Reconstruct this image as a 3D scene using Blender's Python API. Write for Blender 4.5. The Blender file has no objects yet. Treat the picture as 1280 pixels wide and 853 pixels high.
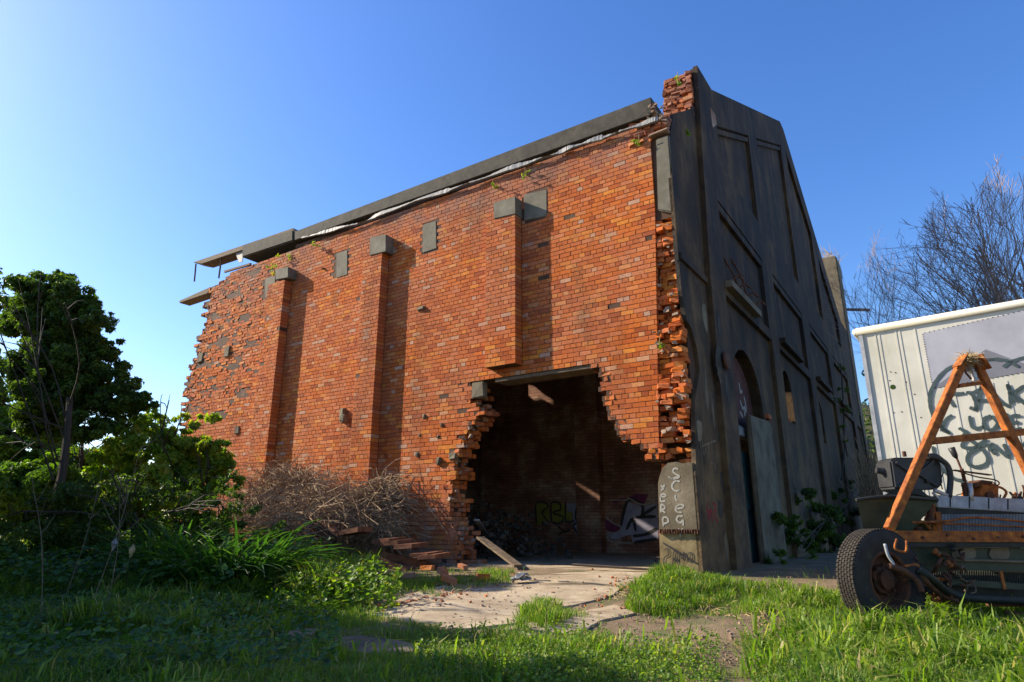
import bpy, bmesh, math, random
import numpy as np
from mathutils import Vector, Matrix
from mathutils.geometry import tessellate_polygon
random.seed(7); rng = np.random.default_rng(7)
SC = bpy.context.scene; COL = SC.collection
# ------------------------------------------------------------ camera, sky, sun, exposure
PIT = math.radians(16.07); FP = 795.0; EYE = 0.72
cd = bpy.data.cameras.new('camera'); cam = bpy.data.objects.new('camera', cd); COL.objects.link(cam)
cam.location = (0, 0, EYE); cam.rotation_euler = (math.pi/2 + PIT, 0, 0)
cd.sensor_width = 36; cd.lens = FP/1280*36; cd.clip_end = 2000; cd.clip_start = 0.05
SC.camera = cam
SUN = Vector((-0.815, 0.222, 0.52)).normalized()          # direction towards the sun
elev = math.asin(SUN.z); az = math.atan2(SUN.x, SUN.y)
w = bpy.data.worlds.new('World'); SC.world = w; w.use_nodes = True
nt = w.node_tree; nt.nodes.clear()
sky = nt.nodes.new('ShaderNodeTexSky'); sky.sky_type = 'NISHITA'; sky.sun_disc = False
sky.sun_elevation = elev; sky.sun_rotation = az; sky.air_density = 1.2; sky.dust_density = 0.8; sky.ozone_density = 5.0
bg = nt.nodes.new('ShaderNodeBackground'); bg.inputs[1].default_value = 0.12
wo = nt.nodes.new('ShaderNodeOutputWorld')
hs_ = nt.nodes.new('ShaderNodeHueSaturation'); hs_.inputs['Saturation'].default_value = 1.2; hs_.inputs['Hue'].default_value = 0.512
nt.links.new(sky.outputs[0], hs_.inputs['Color']); nt.links.new(hs_.outputs[0], bg.inputs[0]); nt.links.new(bg.outputs[0], wo.inputs[0])
sd = bpy.data.lights.new('sun', 'SUN'); sd.energy = 5.0; sd.angle = math.radians(0.5); sd.color = (1.0, 0.88, 0.70)
so = bpy.data.objects.new('sun', sd); COL.objects.link(so)
so.rotation_euler = SUN.to_track_quat('Z', 'Y').to_euler()
SC.view_settings.view_transform = 'Standard'; SC.view_settings.look = 'None'
SC.view_settings.exposure = 1.03; SC.view_settings.gamma = 1.0
# ------------------------------------------------------------ frames of reference
U = Vector((-0.830, 0.558, 0)).normalized()               # along the brick wall, away from the corner
N = Vector((-U.y, U.x, 0)); N = N if N.y < 0 else -N      # outward from the brick wall
C0 = Vector((2.60, 10.09, 0)); CAM = Vector((0, 0, EYE))
def W(s, n, z): return C0 + U*s + N*n + Vector((0, 0, z))
GS = -0.27                                                # gable face lies at s = GS, r runs along it
def Gp(r, z, q=0.0): return W(GS - q, -r, z)
def ray(x, y):
    up = 426.5 - y
    return Vector((x-640, FP*math.cos(PIT)-up*math.sin(PIT), FP*math.sin(PIT)+up*math.cos(PIT)))
def hit(x, y, p0, nrm):
    d = ray(x, y); t = (p0-CAM).dot(nrm)/d.dot(nrm); return CAM + d*t
def wall_sz(x, y, off=0.0):
    p = hit(x, y, C0+N*off, N); return (p-C0).dot(U), p.z
def gab_rz(x, y, q=0.0):
    p = hit(x, y, W(GS-q, 0, 0), U); return -(p-C0).dot(N), p.z
def smooth(a, b, v):
    t = min(1, max(0, (v-a)/(b-a))); return t*t*(3-2*t)
def gz(x, y):
    h = -0.21*(1-smooth(6.2, 10.2, y)) if y < 10.2 else 0.0
    left = smooth(-2.4, -6.5, x) if False else min(1, max(0, (-x-2.6)/5))
    h += 0.22*left*smooth(6.5, 10.5, y)
    wob = 0.018*math.sin(x*2.1+y*1.3)+0.014*math.sin(x*3.7-y*2.9)
    return h + wob*smooth(10.0, 8.2, y) if y < 8.2 else h + wob*max(0, min(1, (10.0-y)/1.8))
def gp(x, y, lift=0.0):                                   # pixel of the photograph to a point of the ground
    z = -0.2
    for _ in range(12):
        d = ray(x, y); t = (z-EYE)/d.z; p = CAM+d*t; z = gz(p.x, p.y)+lift
    return Vector((p.x, p.y, z))
def at(x, y, Y):                                          # pixel to a point at forward distance Y
    d = ray(x, y); return CAM + d*(Y/d.y)
# ------------------------------------------------------------ object helpers
def tag(o, label=None, cat=None, group=None, kind=None):
    if label: o['label'] = label
    if cat: o['category'] = cat
    if group: o['group'] = group
    if kind: o['kind'] = kind
    return o
def empty(name, loc=(0, 0, 0), label=None, cat=None, group=None):
    o = bpy.data.objects.new(name, None); o.empty_display_size = 0.2; o.location = loc; COL.objects.link(o)
    return tag(o, label, cat, group)
def link(name, me, parent=None, mats=None):
    o = bpy.data.objects.new(name, me); COL.objects.link(o)
    if parent is not None:
        o.parent = parent
        r = parent; off = Vector((0, 0, 0))
        while r is not None: off += r.location; r = r.parent
        o.location = -off
    return o
class MB:
    def __init__(s): s.v = []; s.f = []; s.m = []
    def add(s, vs, fs, mi=0):
        b = len(s.v); s.v += [tuple(v) for v in vs]
        for f in fs: s.f.append(tuple(b+i for i in f)); s.m.append(mi)
    def hexa(s, p, mi=0):                                # 8 points: bottom ring then top ring
        s.add(p, [(0,3,2,1),(4,5,6,7),(0,1,5,4),(1,2,6,5),(2,3,7,6),(3,0,4,7)], mi)
    def box(s, o, a, b, c, mi=0, j=0.0):                  # corner o and three edge vectors
        o, a, b, c = map(Vector, (o, a, b, c))
        P = [o, o+a, o+a+b, o+b, o+c, o+a+c, o+a+b+c, o+b+c]
        if j: P = [p+Vector([random.uniform(-j, j) for _ in range(3)]) for p in P]
        s.hexa(P, mi)
    def tube(s, pts, r, n=6, mi=0, cap=True):
        pts = [Vector(p) for p in pts]
        rs = r if isinstance(r, (list, tuple)) else [r]*len(pts)
        b = len(s.v); prev = None
        for i, p in enumerate(pts):
            t = (pts[min(i+1, len(pts)-1)]-pts[max(i-1, 0)])
            if t.length < 1e-9: t = Vector((0, 0, 1))
            t.normalize()
            ref = prev if prev is not None else (Vector((0, 0, 1)) if abs(t.z) < .9 else Vector((1, 0, 0)))
            x = ref - t*ref.dot(t)
            if x.length < 1e-4: x = t.orthogonal()
            x.normalize(); y = t.cross(x); prev = x
            for k in range(n):
                a = 2*math.pi*k/n
                s.v.append(tuple(p + (x*math.cos(a)+y*math.sin(a))*rs[i]))
        for i in range(len(pts)-1):
            for k in range(n):
                s.f.append((b+i*n+k, b+i*n+(k+1) % n, b+(i+1)*n+(k+1) % n, b+(i+1)*n+k)); s.m.append(mi)
        if cap:
            s.f.append(tuple(b+k for k in range(n))[::-1]); s.m.append(mi)
            e = b+(len(pts)-1)*n; s.f.append(tuple(e+k for k in range(n))); s.m.append(mi)
    def bar(s, p, q, wd, ht, up=(0, 0, 1), mi=0):          # rectangular bar from p to q
        p, q, up = Vector(p), Vector(q), Vector(up); t = (q-p).normalized()
        x = t.cross(up).normalized(); z = x.cross(t).normalized()
        s.box(p-x*wd/2-z*ht/2, x*wd, q-p, z*ht, mi)
    def lathe(s, prof, c, axis, n=28, mi=0):               # prof: (radius, along)
        c, axis = Vector(c), Vector(axis).normalized(); x = axis.orthogonal().normalized(); y = axis.cross(x)
        b = len(s.v)
        for (r, h) in prof:
            for k in range(n):
                a = 2*math.pi*k/n; s.v.append(tuple(c+axis*h+(x*math.cos(a)+y*math.sin(a))*r))
        for i in range(len(prof)-1):
            for k in range(n):
                s.f.append((b+i*n+k, b+i*n+(k+1) % n, b+(i+1)*n+(k+1) % n, b+(i+1)*n+k)); s.m.append(mi)
    def prism(s, loops, fn, a, b, mi=0):                   # 2-D loops (first outer, rest holes), fn(x, y, depth)
        L = [[Vector((x, y, 0)) for x, y in lp] for lp in loops]
        flat = [v for lp in L for v in lp]; tris = tessellate_polygon(L); n = len(flat); base = len(s.v)
        for dpt in (a, b):
            for v in flat: s.v.append(tuple(fn(v.x, v.y, dpt)))
        for t in tris:
            s.f.append((base+t[0], base+t[1], base+t[2])); s.m.append(mi)
            s.f.append((base+n+t[2], base+n+t[1], base+n+t[0])); s.m.append(mi)
        o = base
        for lp in L:
            k = len(lp)
            for i in range(k):
                j = (i+1) % k; s.f.append((o+i, o+j, o+n+j, o+n+i)); s.m.append(mi)
            o += k
    def ribbon(s, pts, wd, nrm, lift=0.003, mi=0):         # paint stroke lying on a surface
        pts = [Vector(p) for p in pts]; nrm = Vector(nrm).normalized(); b = len(s.v)
        for i, p in enumerate(pts):
            t = (pts[min(i+1, len(pts)-1)]-pts[max(i-1, 0)]).normalized(); x = t.cross(nrm).normalized()
            ww = wd*(0.85+0.3*random.random())*(0.6 if i in (0, len(pts)-1) else 1)
            s.v.append(tuple(p+x*ww/2+nrm*lift)); s.v.append(tuple(p-x*ww/2+nrm*lift))
        for i in range(len(pts)-1):
            s.f.append((b+2*i, b+2*i+1, b+2*i+3, b+2*i+2)); s.m.append(mi)
    def build(s, name, mats, parent=None, smooth_=False, bevel=0.0, recalc=True):
        me = bpy.data.meshes.new(name); me.from_pydata(s.v, [], s.f)
        if not isinstance(mats, (list, tuple)): mats = [mats]
        for m in mats: me.materials.append(m)
        if len(mats) > 1: me.polygons.foreach_set('material_index', s.m)
        if recalc or bevel:
            bm = bmesh.new(); bm.from_mesh(me); bmesh.ops.recalc_face_normals(bm, faces=bm.faces)
            if bevel: bmesh.ops.bevel(bm, geom=[e for e in bm.edges if len(e.link_faces) == 2 and e.calc_face_angle(0) > 0.6], offset=bevel, segments=2, affect='EDGES', clamp_overlap=True)
            bm.to_mesh(me); bm.free()
        if smooth_: me.shade_smooth()
        return link(name, me, parent)
def np_mesh(name, V, Fc, mat, parent=None, tone=None, smooth_=False):   # V (n,3), Fc (m,k)
    me = bpy.data.meshes.new(name); V = np.asarray(V, np.float32); Fc = np.asarray(Fc, np.int32)
    m, k = Fc.shape
    me.vertices.add(len(V)); me.vertices.foreach_set('co', V.ravel())
    me.loops.add(m*k); me.loops.foreach_set('vertex_index', Fc.ravel())
    me.polygons.add(m); me.polygons.foreach_set('loop_start', np.arange(0, m*k, k, dtype=np.int32))
    me.polygons.foreach_set('loop_total', np.full(m, k, np.int32))
    if tone is not None:
        a = me.attributes.new('tone', 'FLOAT', 'FACE'); a.data.foreach_set('value', np.asarray(tone, np.float32))
    me.update(calc_edges=True); me.validate()
    me.materials.append(mat)
    me.shade_smooth() if smooth_ else me.shade_flat()
    return link(name, me, parent)
def catmull(P, k=6):
    P = [Vector(p) for p in P]; out = []
    for i in range(len(P)-1):
        a, b, c, d = P[max(i-1, 0)], P[i], P[i+1], P[min(i+2, len(P)-1)]
        for j in range(k):
            t = j/k; out.append(0.5*((2*b)+(c-a)*t+(2*a-5*b+4*c-d)*t*t+(3*b-a-3*c+d)*t**3))
    out.append(P[-1]); return out
# ------------------------------------------------------------ materials
class NT:
    def __init__(s, name):
        s.m = bpy.data.materials.new(name); s.m.use_nodes = True; s.t = s.m.node_tree; s.t.nodes.clear()
        s.out = s.n('ShaderNodeOutputMaterial'); s.b = s.n('ShaderNodeBsdfPrincipled'); s.l(s.b.outputs[0], s.out.inputs[0])
    def n(s, ty, **kw):
        x = s.t.nodes.new(ty)
        for k, v in kw.items(): setattr(x, k, v)
        return x
    def l(s, a, b): s.t.links.new(a, b)
    def pos(s): return s.n('ShaderNodeNewGeometry').outputs['Position']
    def noise(s, scale, detail=4, rough=0.6, vec=None, stretch=None):
        x = s.n('ShaderNodeTexNoise'); x.inputs['Scale'].default_value = scale; x.inputs['Detail'].default_value = detail; x.inputs['Roughness'].default_value = rough
        v = vec or s.pos()
        if stretch:
            mp = s.n('ShaderNodeMapping'); mp.inputs['Scale'].default_value = stretch; s.l(v, mp.inputs[0]); v = mp.outputs[0]
        s.l(v, x.inputs['Vector']); return x.outputs['Fac']
    def ramp(s, fac, stops):
        x = s.n('ShaderNodeValToRGB'); e = x.color_ramp.elements
        while len(e) < len(stops): e.new(0.5)
        for i, (p, c) in enumerate(stops):
            e[i].position = p; e[i].color = (c[0], c[1], c[2], 1) if not isinstance(c, (int, float)) else (c, c, c, 1)
        s.l(fac, x.inputs[0]); return x.outputs[0]
    def mix(s, fac, a, b, mode='MIX'):
        x = s.n('ShaderNodeMix', data_type='RGBA', blend_type=mode)
        for sock, v in ((x.inputs[0], fac), (x.inputs[6], a), (x.inputs[7], b)):
            if isinstance(v, (int, float)): sock.default_value = v
            elif isinstance(v, tuple): sock.default_value = (v[0], v[1], v[2], 1)
            else: s.l(v, sock)
        return x.outputs[2]
    def math(s, op, a, b=0.0):
        x = s.n('ShaderNodeMath', operation=op)
        for i, v in enumerate((a, b)):
            if isinstance(v, (int, float)): x.inputs[i].default_value = v
            else: s.l(v, x.inputs[i])
        return x.outputs[0]
    def bump(s, h, dist=0.01, strength=0.6):
        x = s.n('ShaderNodeBump'); x.inputs['Distance'].default_value = dist; x.inputs['Strength'].default_value = strength
        s.l(h, x.inputs['Height']); s.l(x.outputs[0], s.b.inputs['Normal'])
    def col(s, c): 
        if isinstance(c, tuple): s.b.inputs['Base Color'].default_value = (*c, 1)
        else: s.l(c, s.b.inputs['Base Color'])
    def rough(s, v):
        if isinstance(v, (int, float)): s.b.inputs['Roughness'].default_value = v
        else: s.l(v, s.b.inputs['Roughness'])
M = {}
def mottled(name, c1, c2, c3=None, scale=3.0, rough=0.85, bscale=40, bdist=0.006, bstr=0.5, metallic=0.0, stretch=None, spec=0.3):
    t = NT(name); f = t.noise(scale, 8, 0.65, stretch=stretch)
    st = [(0.3, c1), (0.62, c2)] + ([(0.78, c3)] if c3 else [])
    t.col(t.ramp(f, st)); t.rough(rough); t.b.inputs['Metallic'].default_value = metallic
    t.b.inputs['Specular IOR Level'].default_value = spec
    t.bump(t.noise(bscale, 6, 0.7, stretch=stretch), bdist, bstr); M[name] = t.m; return t.m
# brick: each brick takes its own tone from a face attribute or the object's random
t = NT('brick'); at_ = t.n('ShaderNodeAttribute', attribute_name='tone'); oi = t.n('ShaderNodeObjectInfo')
seed = t.math('FRACT', t.math('ADD', at_.outputs['Fac'], t.math('MULTIPLY', oi.outputs['Random'], 7.31)))
c = t.ramp(seed, [(0.0, (0.30, 0.060, 0.014)), (0.10, (0.46, 0.095, 0.014)), (0.40, (0.58, 0.145, 0.018)), (0.60, (0.50, 0.120, 0.026)), (0.80, (0.56, 0.185, 0.070)), (0.92, (0.66, 0.215, 0.020)), (0.99, (0.50, 0.30, 0.20))])
c = t.mix(t.math('MULTIPLY', t.ramp(t.noise(0.55, 5, 0.6), [(0.42, 0.0), (0.66, 1.0)]), 0.30), c, (0.46, 0.20, 0.12))
c = t.mix(t.math('MULTIPLY', t.ramp(t.noise(1.4, 6, 0.7), [(0.56, 0.0), (0.72, 1.0)]), 0.55), c, (0.17, 0.11, 0.05))
c = t.mix(t.math('MULTIPLY', t.ramp(t.noise(0.28, 5, .6), [(.42, 0.0), (.60, 1.0)]), .20), c, (0.22, 0.048, 0.016))
c = t.mix(t.math('MULTIPLY', t.ramp(t.noise(0.9, 5, .6, stretch=(1, 1, .25)), [(.52, 0.0), (.68, 1.0)]), .45), c, (0.10, 0.045, 0.02))
c = t.mix(t.ramp(t.noise(22, 5, 0.7), [(0.35, 0.35), (0.6, 0.0)]), c, (0.12, 0.05, 0.03))
c = t.mix(t.math('MULTIPLY', t.ramp(t.noise(5.5, 6, 0.75), [(0.62, 0.0), (0.74, 1.0)]), 0.3), c, (0.55, 0.42, 0.35))
sz = t.n('ShaderNodeSeparateXYZ'); t.l(t.pos(), sz.inputs[0]); hi = t.n('ShaderNodeMapRange'); t.l(sz.outputs[2], hi.inputs[0]); hi.inputs[1].default_value = 6.4; hi.inputs[2].default_value = 7.9
c = t.mix(t.math('MULTIPLY', hi.outputs[0], t.ramp(t.noise(1.1, 6, .7), [(.40, 0.15), (.60, .85)])), c, (0.20, 0.125, 0.10))
lo = t.n('ShaderNodeMapRange'); t.l(sz.outputs[2], lo.inputs[0]); lo.inputs[1].default_value = 1.6; lo.inputs[2].default_value = 0.0
c = t.mix(t.math('MULTIPLY', lo.outputs[0], t.ramp(t.noise(1.9, 6, .7), [(.42, 0.0), (.62, .75)])), c, (0.30, 0.21, 0.15))
t.col(c); t.rough(0.92); t.b.inputs['Specular IOR Level'].default_value = 0.2
t.bump(t.noise(60, 6, 0.75), 0.006, 0.6); M['brick'] = t.m
mottled('mortar', (0.05, 0.024, 0.012), (0.09, 0.045, 0.025), (0.24, 0.16, 0.11), scale=2.5, bscale=50, bdist=0.01)
t = NT('inner_brick'); f = t.noise(0.8, 7, 0.65); c = t.ramp(f, [(0.32, (0.16, 0.065, 0.035)), (0.5, (0.34, 0.18, 0.12)), (0.66, (0.60, 0.50, 0.38))])
mp = t.n('ShaderNodeMapping'); mp.inputs['Rotation'].default_value = (0, 0, math.atan2(0.558, 0.830)); t.l(t.pos(), mp.inputs[0])
sp_ = t.n('ShaderNodeSeparateXYZ'); t.l(mp.outputs[0], sp_.inputs[0]); cb = t.n('ShaderNodeCombineXYZ'); t.l(sp_.outputs[0], cb.inputs[0]); t.l(sp_.outputs[2], cb.inputs[1])
bt_ = t.n('ShaderNodeTexBrick'); t.l(cb.outputs[0], bt_.inputs['Vector']); bt_.inputs['Scale'].default_value = 1.0; bt_.inputs['Brick Width'].default_value = 0.24; bt_.inputs['Row Height'].default_value = 0.086; bt_.inputs['Mortar Size'].default_value = 0.008
bt_.inputs['Color1'].default_value = (1, .9, .85, 1); bt_.inputs['Color2'].default_value = (.55, .5, .5, 1); bt_.inputs['Mortar'].default_value = (.3, .3, .3, 1)
t.col(t.mix(0.85, c, bt_.outputs['Color'], 'MULTIPLY')); t.rough(0.95); t.bump(t.noise(30, 6, .7), .01, .6); M['inner_brick'] = t.m
# dark, rain-streaked render of the gable
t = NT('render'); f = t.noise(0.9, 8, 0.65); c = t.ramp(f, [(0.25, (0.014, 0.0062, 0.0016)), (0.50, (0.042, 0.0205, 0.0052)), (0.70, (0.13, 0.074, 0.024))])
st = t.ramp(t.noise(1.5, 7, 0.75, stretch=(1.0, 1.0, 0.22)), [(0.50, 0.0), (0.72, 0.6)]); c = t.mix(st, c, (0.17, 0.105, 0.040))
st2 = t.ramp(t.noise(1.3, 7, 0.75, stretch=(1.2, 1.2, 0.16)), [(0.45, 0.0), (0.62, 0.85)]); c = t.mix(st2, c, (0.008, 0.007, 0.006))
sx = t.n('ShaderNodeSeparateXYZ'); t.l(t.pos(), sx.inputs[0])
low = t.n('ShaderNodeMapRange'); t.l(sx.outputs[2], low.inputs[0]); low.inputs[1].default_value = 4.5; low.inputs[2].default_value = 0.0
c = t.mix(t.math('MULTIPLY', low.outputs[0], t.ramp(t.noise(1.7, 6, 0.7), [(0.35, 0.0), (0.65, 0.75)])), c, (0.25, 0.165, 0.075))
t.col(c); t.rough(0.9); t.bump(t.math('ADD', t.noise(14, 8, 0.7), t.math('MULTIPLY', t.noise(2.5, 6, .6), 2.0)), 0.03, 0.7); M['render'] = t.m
mottled('concrete', (0.10, 0.09, 0.062), (0.17, 0.155, 0.115), (0.25, 0.23, 0.17), scale=4, bscale=35, bdist=0.008)
mottled('dark_concrete', (0.030, 0.028, 0.022), (0.075, 0.066, 0.05), (0.12, 0.11, 0.085), scale=5, bscale=30, bdist=0.012)
mottled('old_concrete', (0.085, 0.066, 0.038), (0.19, 0.155, 0.10), (0.30, 0.26, 0.185), scale=2.2, bscale=25, bdist=0.01)
mottled('ochre_concrete', (0.12, 0.085, 0.035), (0.26, 0.20, 0.10), (0.36, 0.30, 0.17), scale=5, bscale=30, bdist=0.008)
t = NT('floor_slab'); c = t.ramp(t.noise(2.6, 8, .7), [(0.28, (0.20, 0.135, 0.075)), (0.5, (0.36, 0.28, 0.18)), (0.72, (0.47, 0.39, 0.27))])
c = t.mix(t.ramp(t.noise(1.1, 6, .65, stretch=(.45, 1.6, 1)), [(.55, 0.0), (.64, .75)]), c, (0.085, 0.058, 0.035))
c = t.mix(t.ramp(t.noise(7, 6, .7), [(.60, 0.0), (.70, .6)]), c, (0.10, 0.10, 0.03))
t.col(c); t.rough(t.ramp(t.noise(1.1, 6, .65, stretch=(.45, 1.6, 1)), [(.52, .9), (.66, .35)])); t.bump(t.noise(45, 7, .75), .01, .7); M['floor_slab'] = t.m
mottled('lead', (0.12, 0.12, 0.12), (0.26, 0.26, 0.25), (0.42, 0.42, 0.41), scale=12, rough=0.6)
mottled('weathered_wood', (0.07, 0.05, 0.03), (0.17, 0.12, 0.075), (0.26, 0.20, 0.13), scale=9, stretch=(1, 1, 4))
mottled('red_wood', (0.09, 0.032, 0.016), (0.22, 0.085, 0.04), (0.30, 0.12, 0.05), scale=8, rough=0.7)
mottled('rust', (0.10, 0.028, 0.010), (0.38, 0.115, 0.020), (0.66, 0.27, 0.04), scale=13, rough=0.8, bscale=90, bdist=0.003)
mottled('dark_rust', (0.035, 0.016, 0.010), (0.12, 0.045, 0.02), (0.22, 0.10, 0.04), scale=14, rough=0.8, bscale=70, bdist=0.004)
mottled('chassis_black', (0.010, 0.011, 0.009), (0.025, 0.028, 0.020), (0.07, 0.06, 0.035), scale=9, rough=0.6)
mottled('army_green', (0.022, 0.030, 0.016), (0.040, 0.052, 0.026), (0.09, 0.08, 0.04), scale=6, rough=0.5)
mottled('black_plastic', (0.020, 0.021, 0.022), (0.035, 0.036, 0.037), scale=5, rough=0.45, bscale=60, bdist=0.001)
mottled('tyre', (0.018, 0.015, 0.012), (0.038, 0.031, 0.025), (0.09, 0.07, 0.05), scale=9, rough=0.85)
mottled('bare_metal', (0.30, 0.28, 0.25), (0.50, 0.48, 0.45), (0.60, 0.58, 0.55), scale=10, rough=0.45, metallic=0.6)
mottled('grey_metal', (0.20, 0.21, 0.22), (0.36, 0.37, 0.38), (0.45, 0.42, 0.38), scale=8, rough=0.5)
mottled('teal_paint', (0.03, 0.10, 0.12), (0.06, 0.18, 0.20), scale=7)
mottled('maroon_board', (0.055, 0.020, 0.016), (0.11, 0.04, 0.03), scale=5)
mottled('spray_white', (0.22, 0.20, 0.16), (0.42, 0.40, 0.34), scale=20, bdist=0.001)
mottled('spray_dark', (0.03, 0.045, 0.045), (0.055, 0.08, 0.08), scale=6, rough=0.5, bdist=0.0005)
mottled('spray_black', (0.02, 0.018, 0.016), (0.05, 0.045, 0.04), scale=20, bdist=0.001)
mottled('spray_lilac', (0.22, 0.20, 0.26), (0.36, 0.34, 0.42), scale=5, bdist=0.001)
mottled('spray_red', (0.20, 0.02, 0.03), (0.32, 0.04, 0.05), scale=6, bdist=0.001)
mottled('spray_yellow', (0.16, 0.15, 0.02), (0.28, 0.26, 0.05), scale=6, bdist=0.001)
mottled('spray_plum', (0.10, 0.02, 0.06), (0.17, 0.035, 0.09), scale=6, bdist=0.001)
mottled('rubble', (0.16, 0.09, 0.06), (0.34, 0.24, 0.17), (0.5, 0.42, 0.34), scale=6, bscale=40)
mottled('bark', (0.03, 0.024, 0.018), (0.07, 0.055, 0.04), (0.12, 0.10, 0.08), scale=8, stretch=(3, 3, 1))
mottled('pale_bark', (0.22, 0.16, 0.13), (0.36, 0.28, 0.23), (0.46, 0.39, 0.34), scale=3)
mottled('dry_stem', (0.13, 0.085, 0.05), (0.36, 0.24, 0.13), (0.58, 0.44, 0.27), scale=6)
mottled('straw', (0.26, 0.18, 0.08), (0.45, 0.33, 0.16), scale=15)
mottled('hillside', (0.035, 0.045, 0.018), (0.09, 0.085, 0.035), (0.14, 0.12, 0.06), scale=0.7, bscale=1.5, bdist=0.5)
# trailer sheet: cream paint with rust runs and grime
t = NT('trailer_white'); c = t.ramp(t.noise(1.3, 7, 0.65), [(0.3, (0.42, 0.40, 0.31)), (0.6, (0.55, 0.53, 0.45))])
c = t.mix(t.ramp(t.noise(2.6, 6, 0.7, stretch=(3, 3, 0.25)), [(0.60, 0.0), (0.80, 0.5)]), c, (0.34, 0.27, 0.12)); t.col(c); t.rough(0.5)
t.bump(t.noise(4, 4), 0.01, 0.2); M['trailer_white'] = t.m
mottled('panel_grey', (0.27, 0.27, 0.30), (0.36, 0.36, 0.39), (0.44, 0.44, 0.47), scale=2, rough=0.4, bdist=0.001)
mottled('panel_shaded', (0.13, 0.13, 0.15), (0.18, 0.18, 0.20), (0.24, 0.24, 0.26), scale=2, rough=0.4, bdist=0.001)  # darker copy of the panel grey: crease shading put into the colour
# ground: dirt with moss and gravel
t = NT('dirt'); c = t.ramp(t.noise(1.2, 8, 0.65), [(0.3, (0.10, 0.065, 0.035)), (0.5, (0.19, 0.125, 0.07)), (0.7, (0.27, 0.19, 0.11))])
c = t.mix(t.ramp(t.noise(3.3, 5), [(0.48, 0.0), (0.62, 0.7)]), c, (0.07, 0.085, 0.02))
c = t.mix(t.ramp(t.noise(55, 3), [(0.6, 0.0), (0.7, 0.6)]), c, (0.35, 0.28, 0.2)); t.col(c); t.rough(0.95)
t.bump(t.noise(28, 8, 0.75), 0.03, 0.7); M['dirt'] = t.m
def leafmat(name, stops, trans=0.35, rough=0.5, spec=0.4):
    t = NT(name); a = t.n('ShaderNodeAttribute', attribute_name='tone'); c = t.ramp(a.outputs['Fac'], stops); t.col(c); t.rough(rough)
    t.b.inputs['Specular IOR Level'].default_value = spec
    tr = t.n('ShaderNodeBsdfTranslucent'); c2 = t.mix(1.0, c, (1.5, 1.7, 0.55), 'MULTIPLY'); t.l(c2, tr.inputs[0])
    mx = t.n('ShaderNodeMixShader'); mx.inputs[0].default_value = trans
    t.l(t.b.outputs[0], mx.inputs[1]); t.l(tr.outputs[0], mx.inputs[2]); t.l(mx.outputs[0], t.out.inputs[0]); M[name] = t.m
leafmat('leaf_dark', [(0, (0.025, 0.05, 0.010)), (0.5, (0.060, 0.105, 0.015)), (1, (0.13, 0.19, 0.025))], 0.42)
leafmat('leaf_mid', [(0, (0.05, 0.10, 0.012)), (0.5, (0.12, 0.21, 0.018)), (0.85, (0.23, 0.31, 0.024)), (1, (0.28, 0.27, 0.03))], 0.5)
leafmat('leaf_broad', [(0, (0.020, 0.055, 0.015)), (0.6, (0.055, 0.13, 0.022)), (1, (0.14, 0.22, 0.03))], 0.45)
leafmat('strap_leaf', [(0, (0.018, 0.055, 0.014)), (0.6, (0.050, 0.13, 0.022)), (1, (0.11, 0.20, 0.035))], 0.42, 0.4)
leafmat('grass', [(0, (0.045, 0.095, 0.012)), (0.5, (0.13, 0.225, 0.016)), (0.9, (0.23, 0.31, 0.03)), (0.97, (0.32, 0.27, 0.10)), (1, (0.42, 0.34, 0.16))], 0.45, 0.55)
leafmat('dry_leaf', [(0, (0.12, 0.06, 0.02)), (0.6, (0.28, 0.15, 0.06)), (1, (0.42, 0.30, 0.16))], 0.2, 0.7)
#@@SETUP_END
# ============================================================ THE BUILDING
PITCH = 0.086; TOPZ = 7.82
B = empty('brick_building', W(0, 0, 0), 'ruined red brick workshop with a ragged hole in its side and a dark rendered gable', 'building')
def interp(tab, z):
    if z <= tab[0][0]: return tab[0][1]
    for (a, b), (c, d) in zip(tab, tab[1:]):
        if z <= c: return b+(d-b)*(z-a)/(c-a)
    return tab[-1][1]
LJ = sorted([(wall_sz(*p)[1], wall_sz(*p)[0]) for p in [(613,470),(588,480),(590,500),(602,514),(590,533),(579,551),(573,562),(566,578),(569,593),(563,620),(563,647),(575,667),(579,690)]])
RJ = sorted([(wall_sz(*p)[1], wall_sz(*p)[0]) for p in [(731,450),(751,466),(751,489),(757,516),(766,535),(780,551),(803,564),(807,582)]])
HT = 3.47                                                # underside of the bricks over the hole
LEFT = [(0, 14.5), (4.7, 14.62), (5.15, 14.6), (5.6, 14.4), (6.4, 14.25), (7.3, 14.2), (7.5, 14.1), (7.62, 13.6), (7.75, 13.0), (8.2, 12.75)]
PIL = [(2.90, 3.62, 3.58, 6.86), (6.60, 7.22, 1.72, 6.93), (10.15, 10.86, 1.72, 6.86)]     # s0, s1, z0, z1
PD = 0.23
def SR(z): return interp([(1.6, .31), (6.0, .09), (8, .09)], z)
def front_segs(z):
    """runs (s0, s1, n) of wall face in the course centred on z"""
    sL = interp(LEFT, z); runs = []
    if z < HT:
        if z > 1.70: runs.append((SR(z), interp(RJ, z)))
        runs.append((interp(LJ, z), sL))
    else: runs.append((SR(z), sL))
    cuts = []
    for a, b, z0, z1 in PIL:
        if z0 < z < z1: cuts.append((a, b, PD))
    if z < 1.72: cuts += [(6.60, 11.6, PD)]
    out = []
    for a, b in runs:
        pts = sorted(set([a, b]+[x for c in cuts for x in c[:2] if a < x < b]))
        for p, q in zip(pts, pts[1:]):
            m = (p+q)/2; n = 0.0
            for c in cuts:
                if c[0] < m < c[1]: n = c[2]
            if q-p > 0.03: out.append((p, q, n, p == a, q == b))
    return out
BR = []     # brick records: s, n_front, z, length along s, depth, height, tilt, chip, tone
mort = MB()
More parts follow.
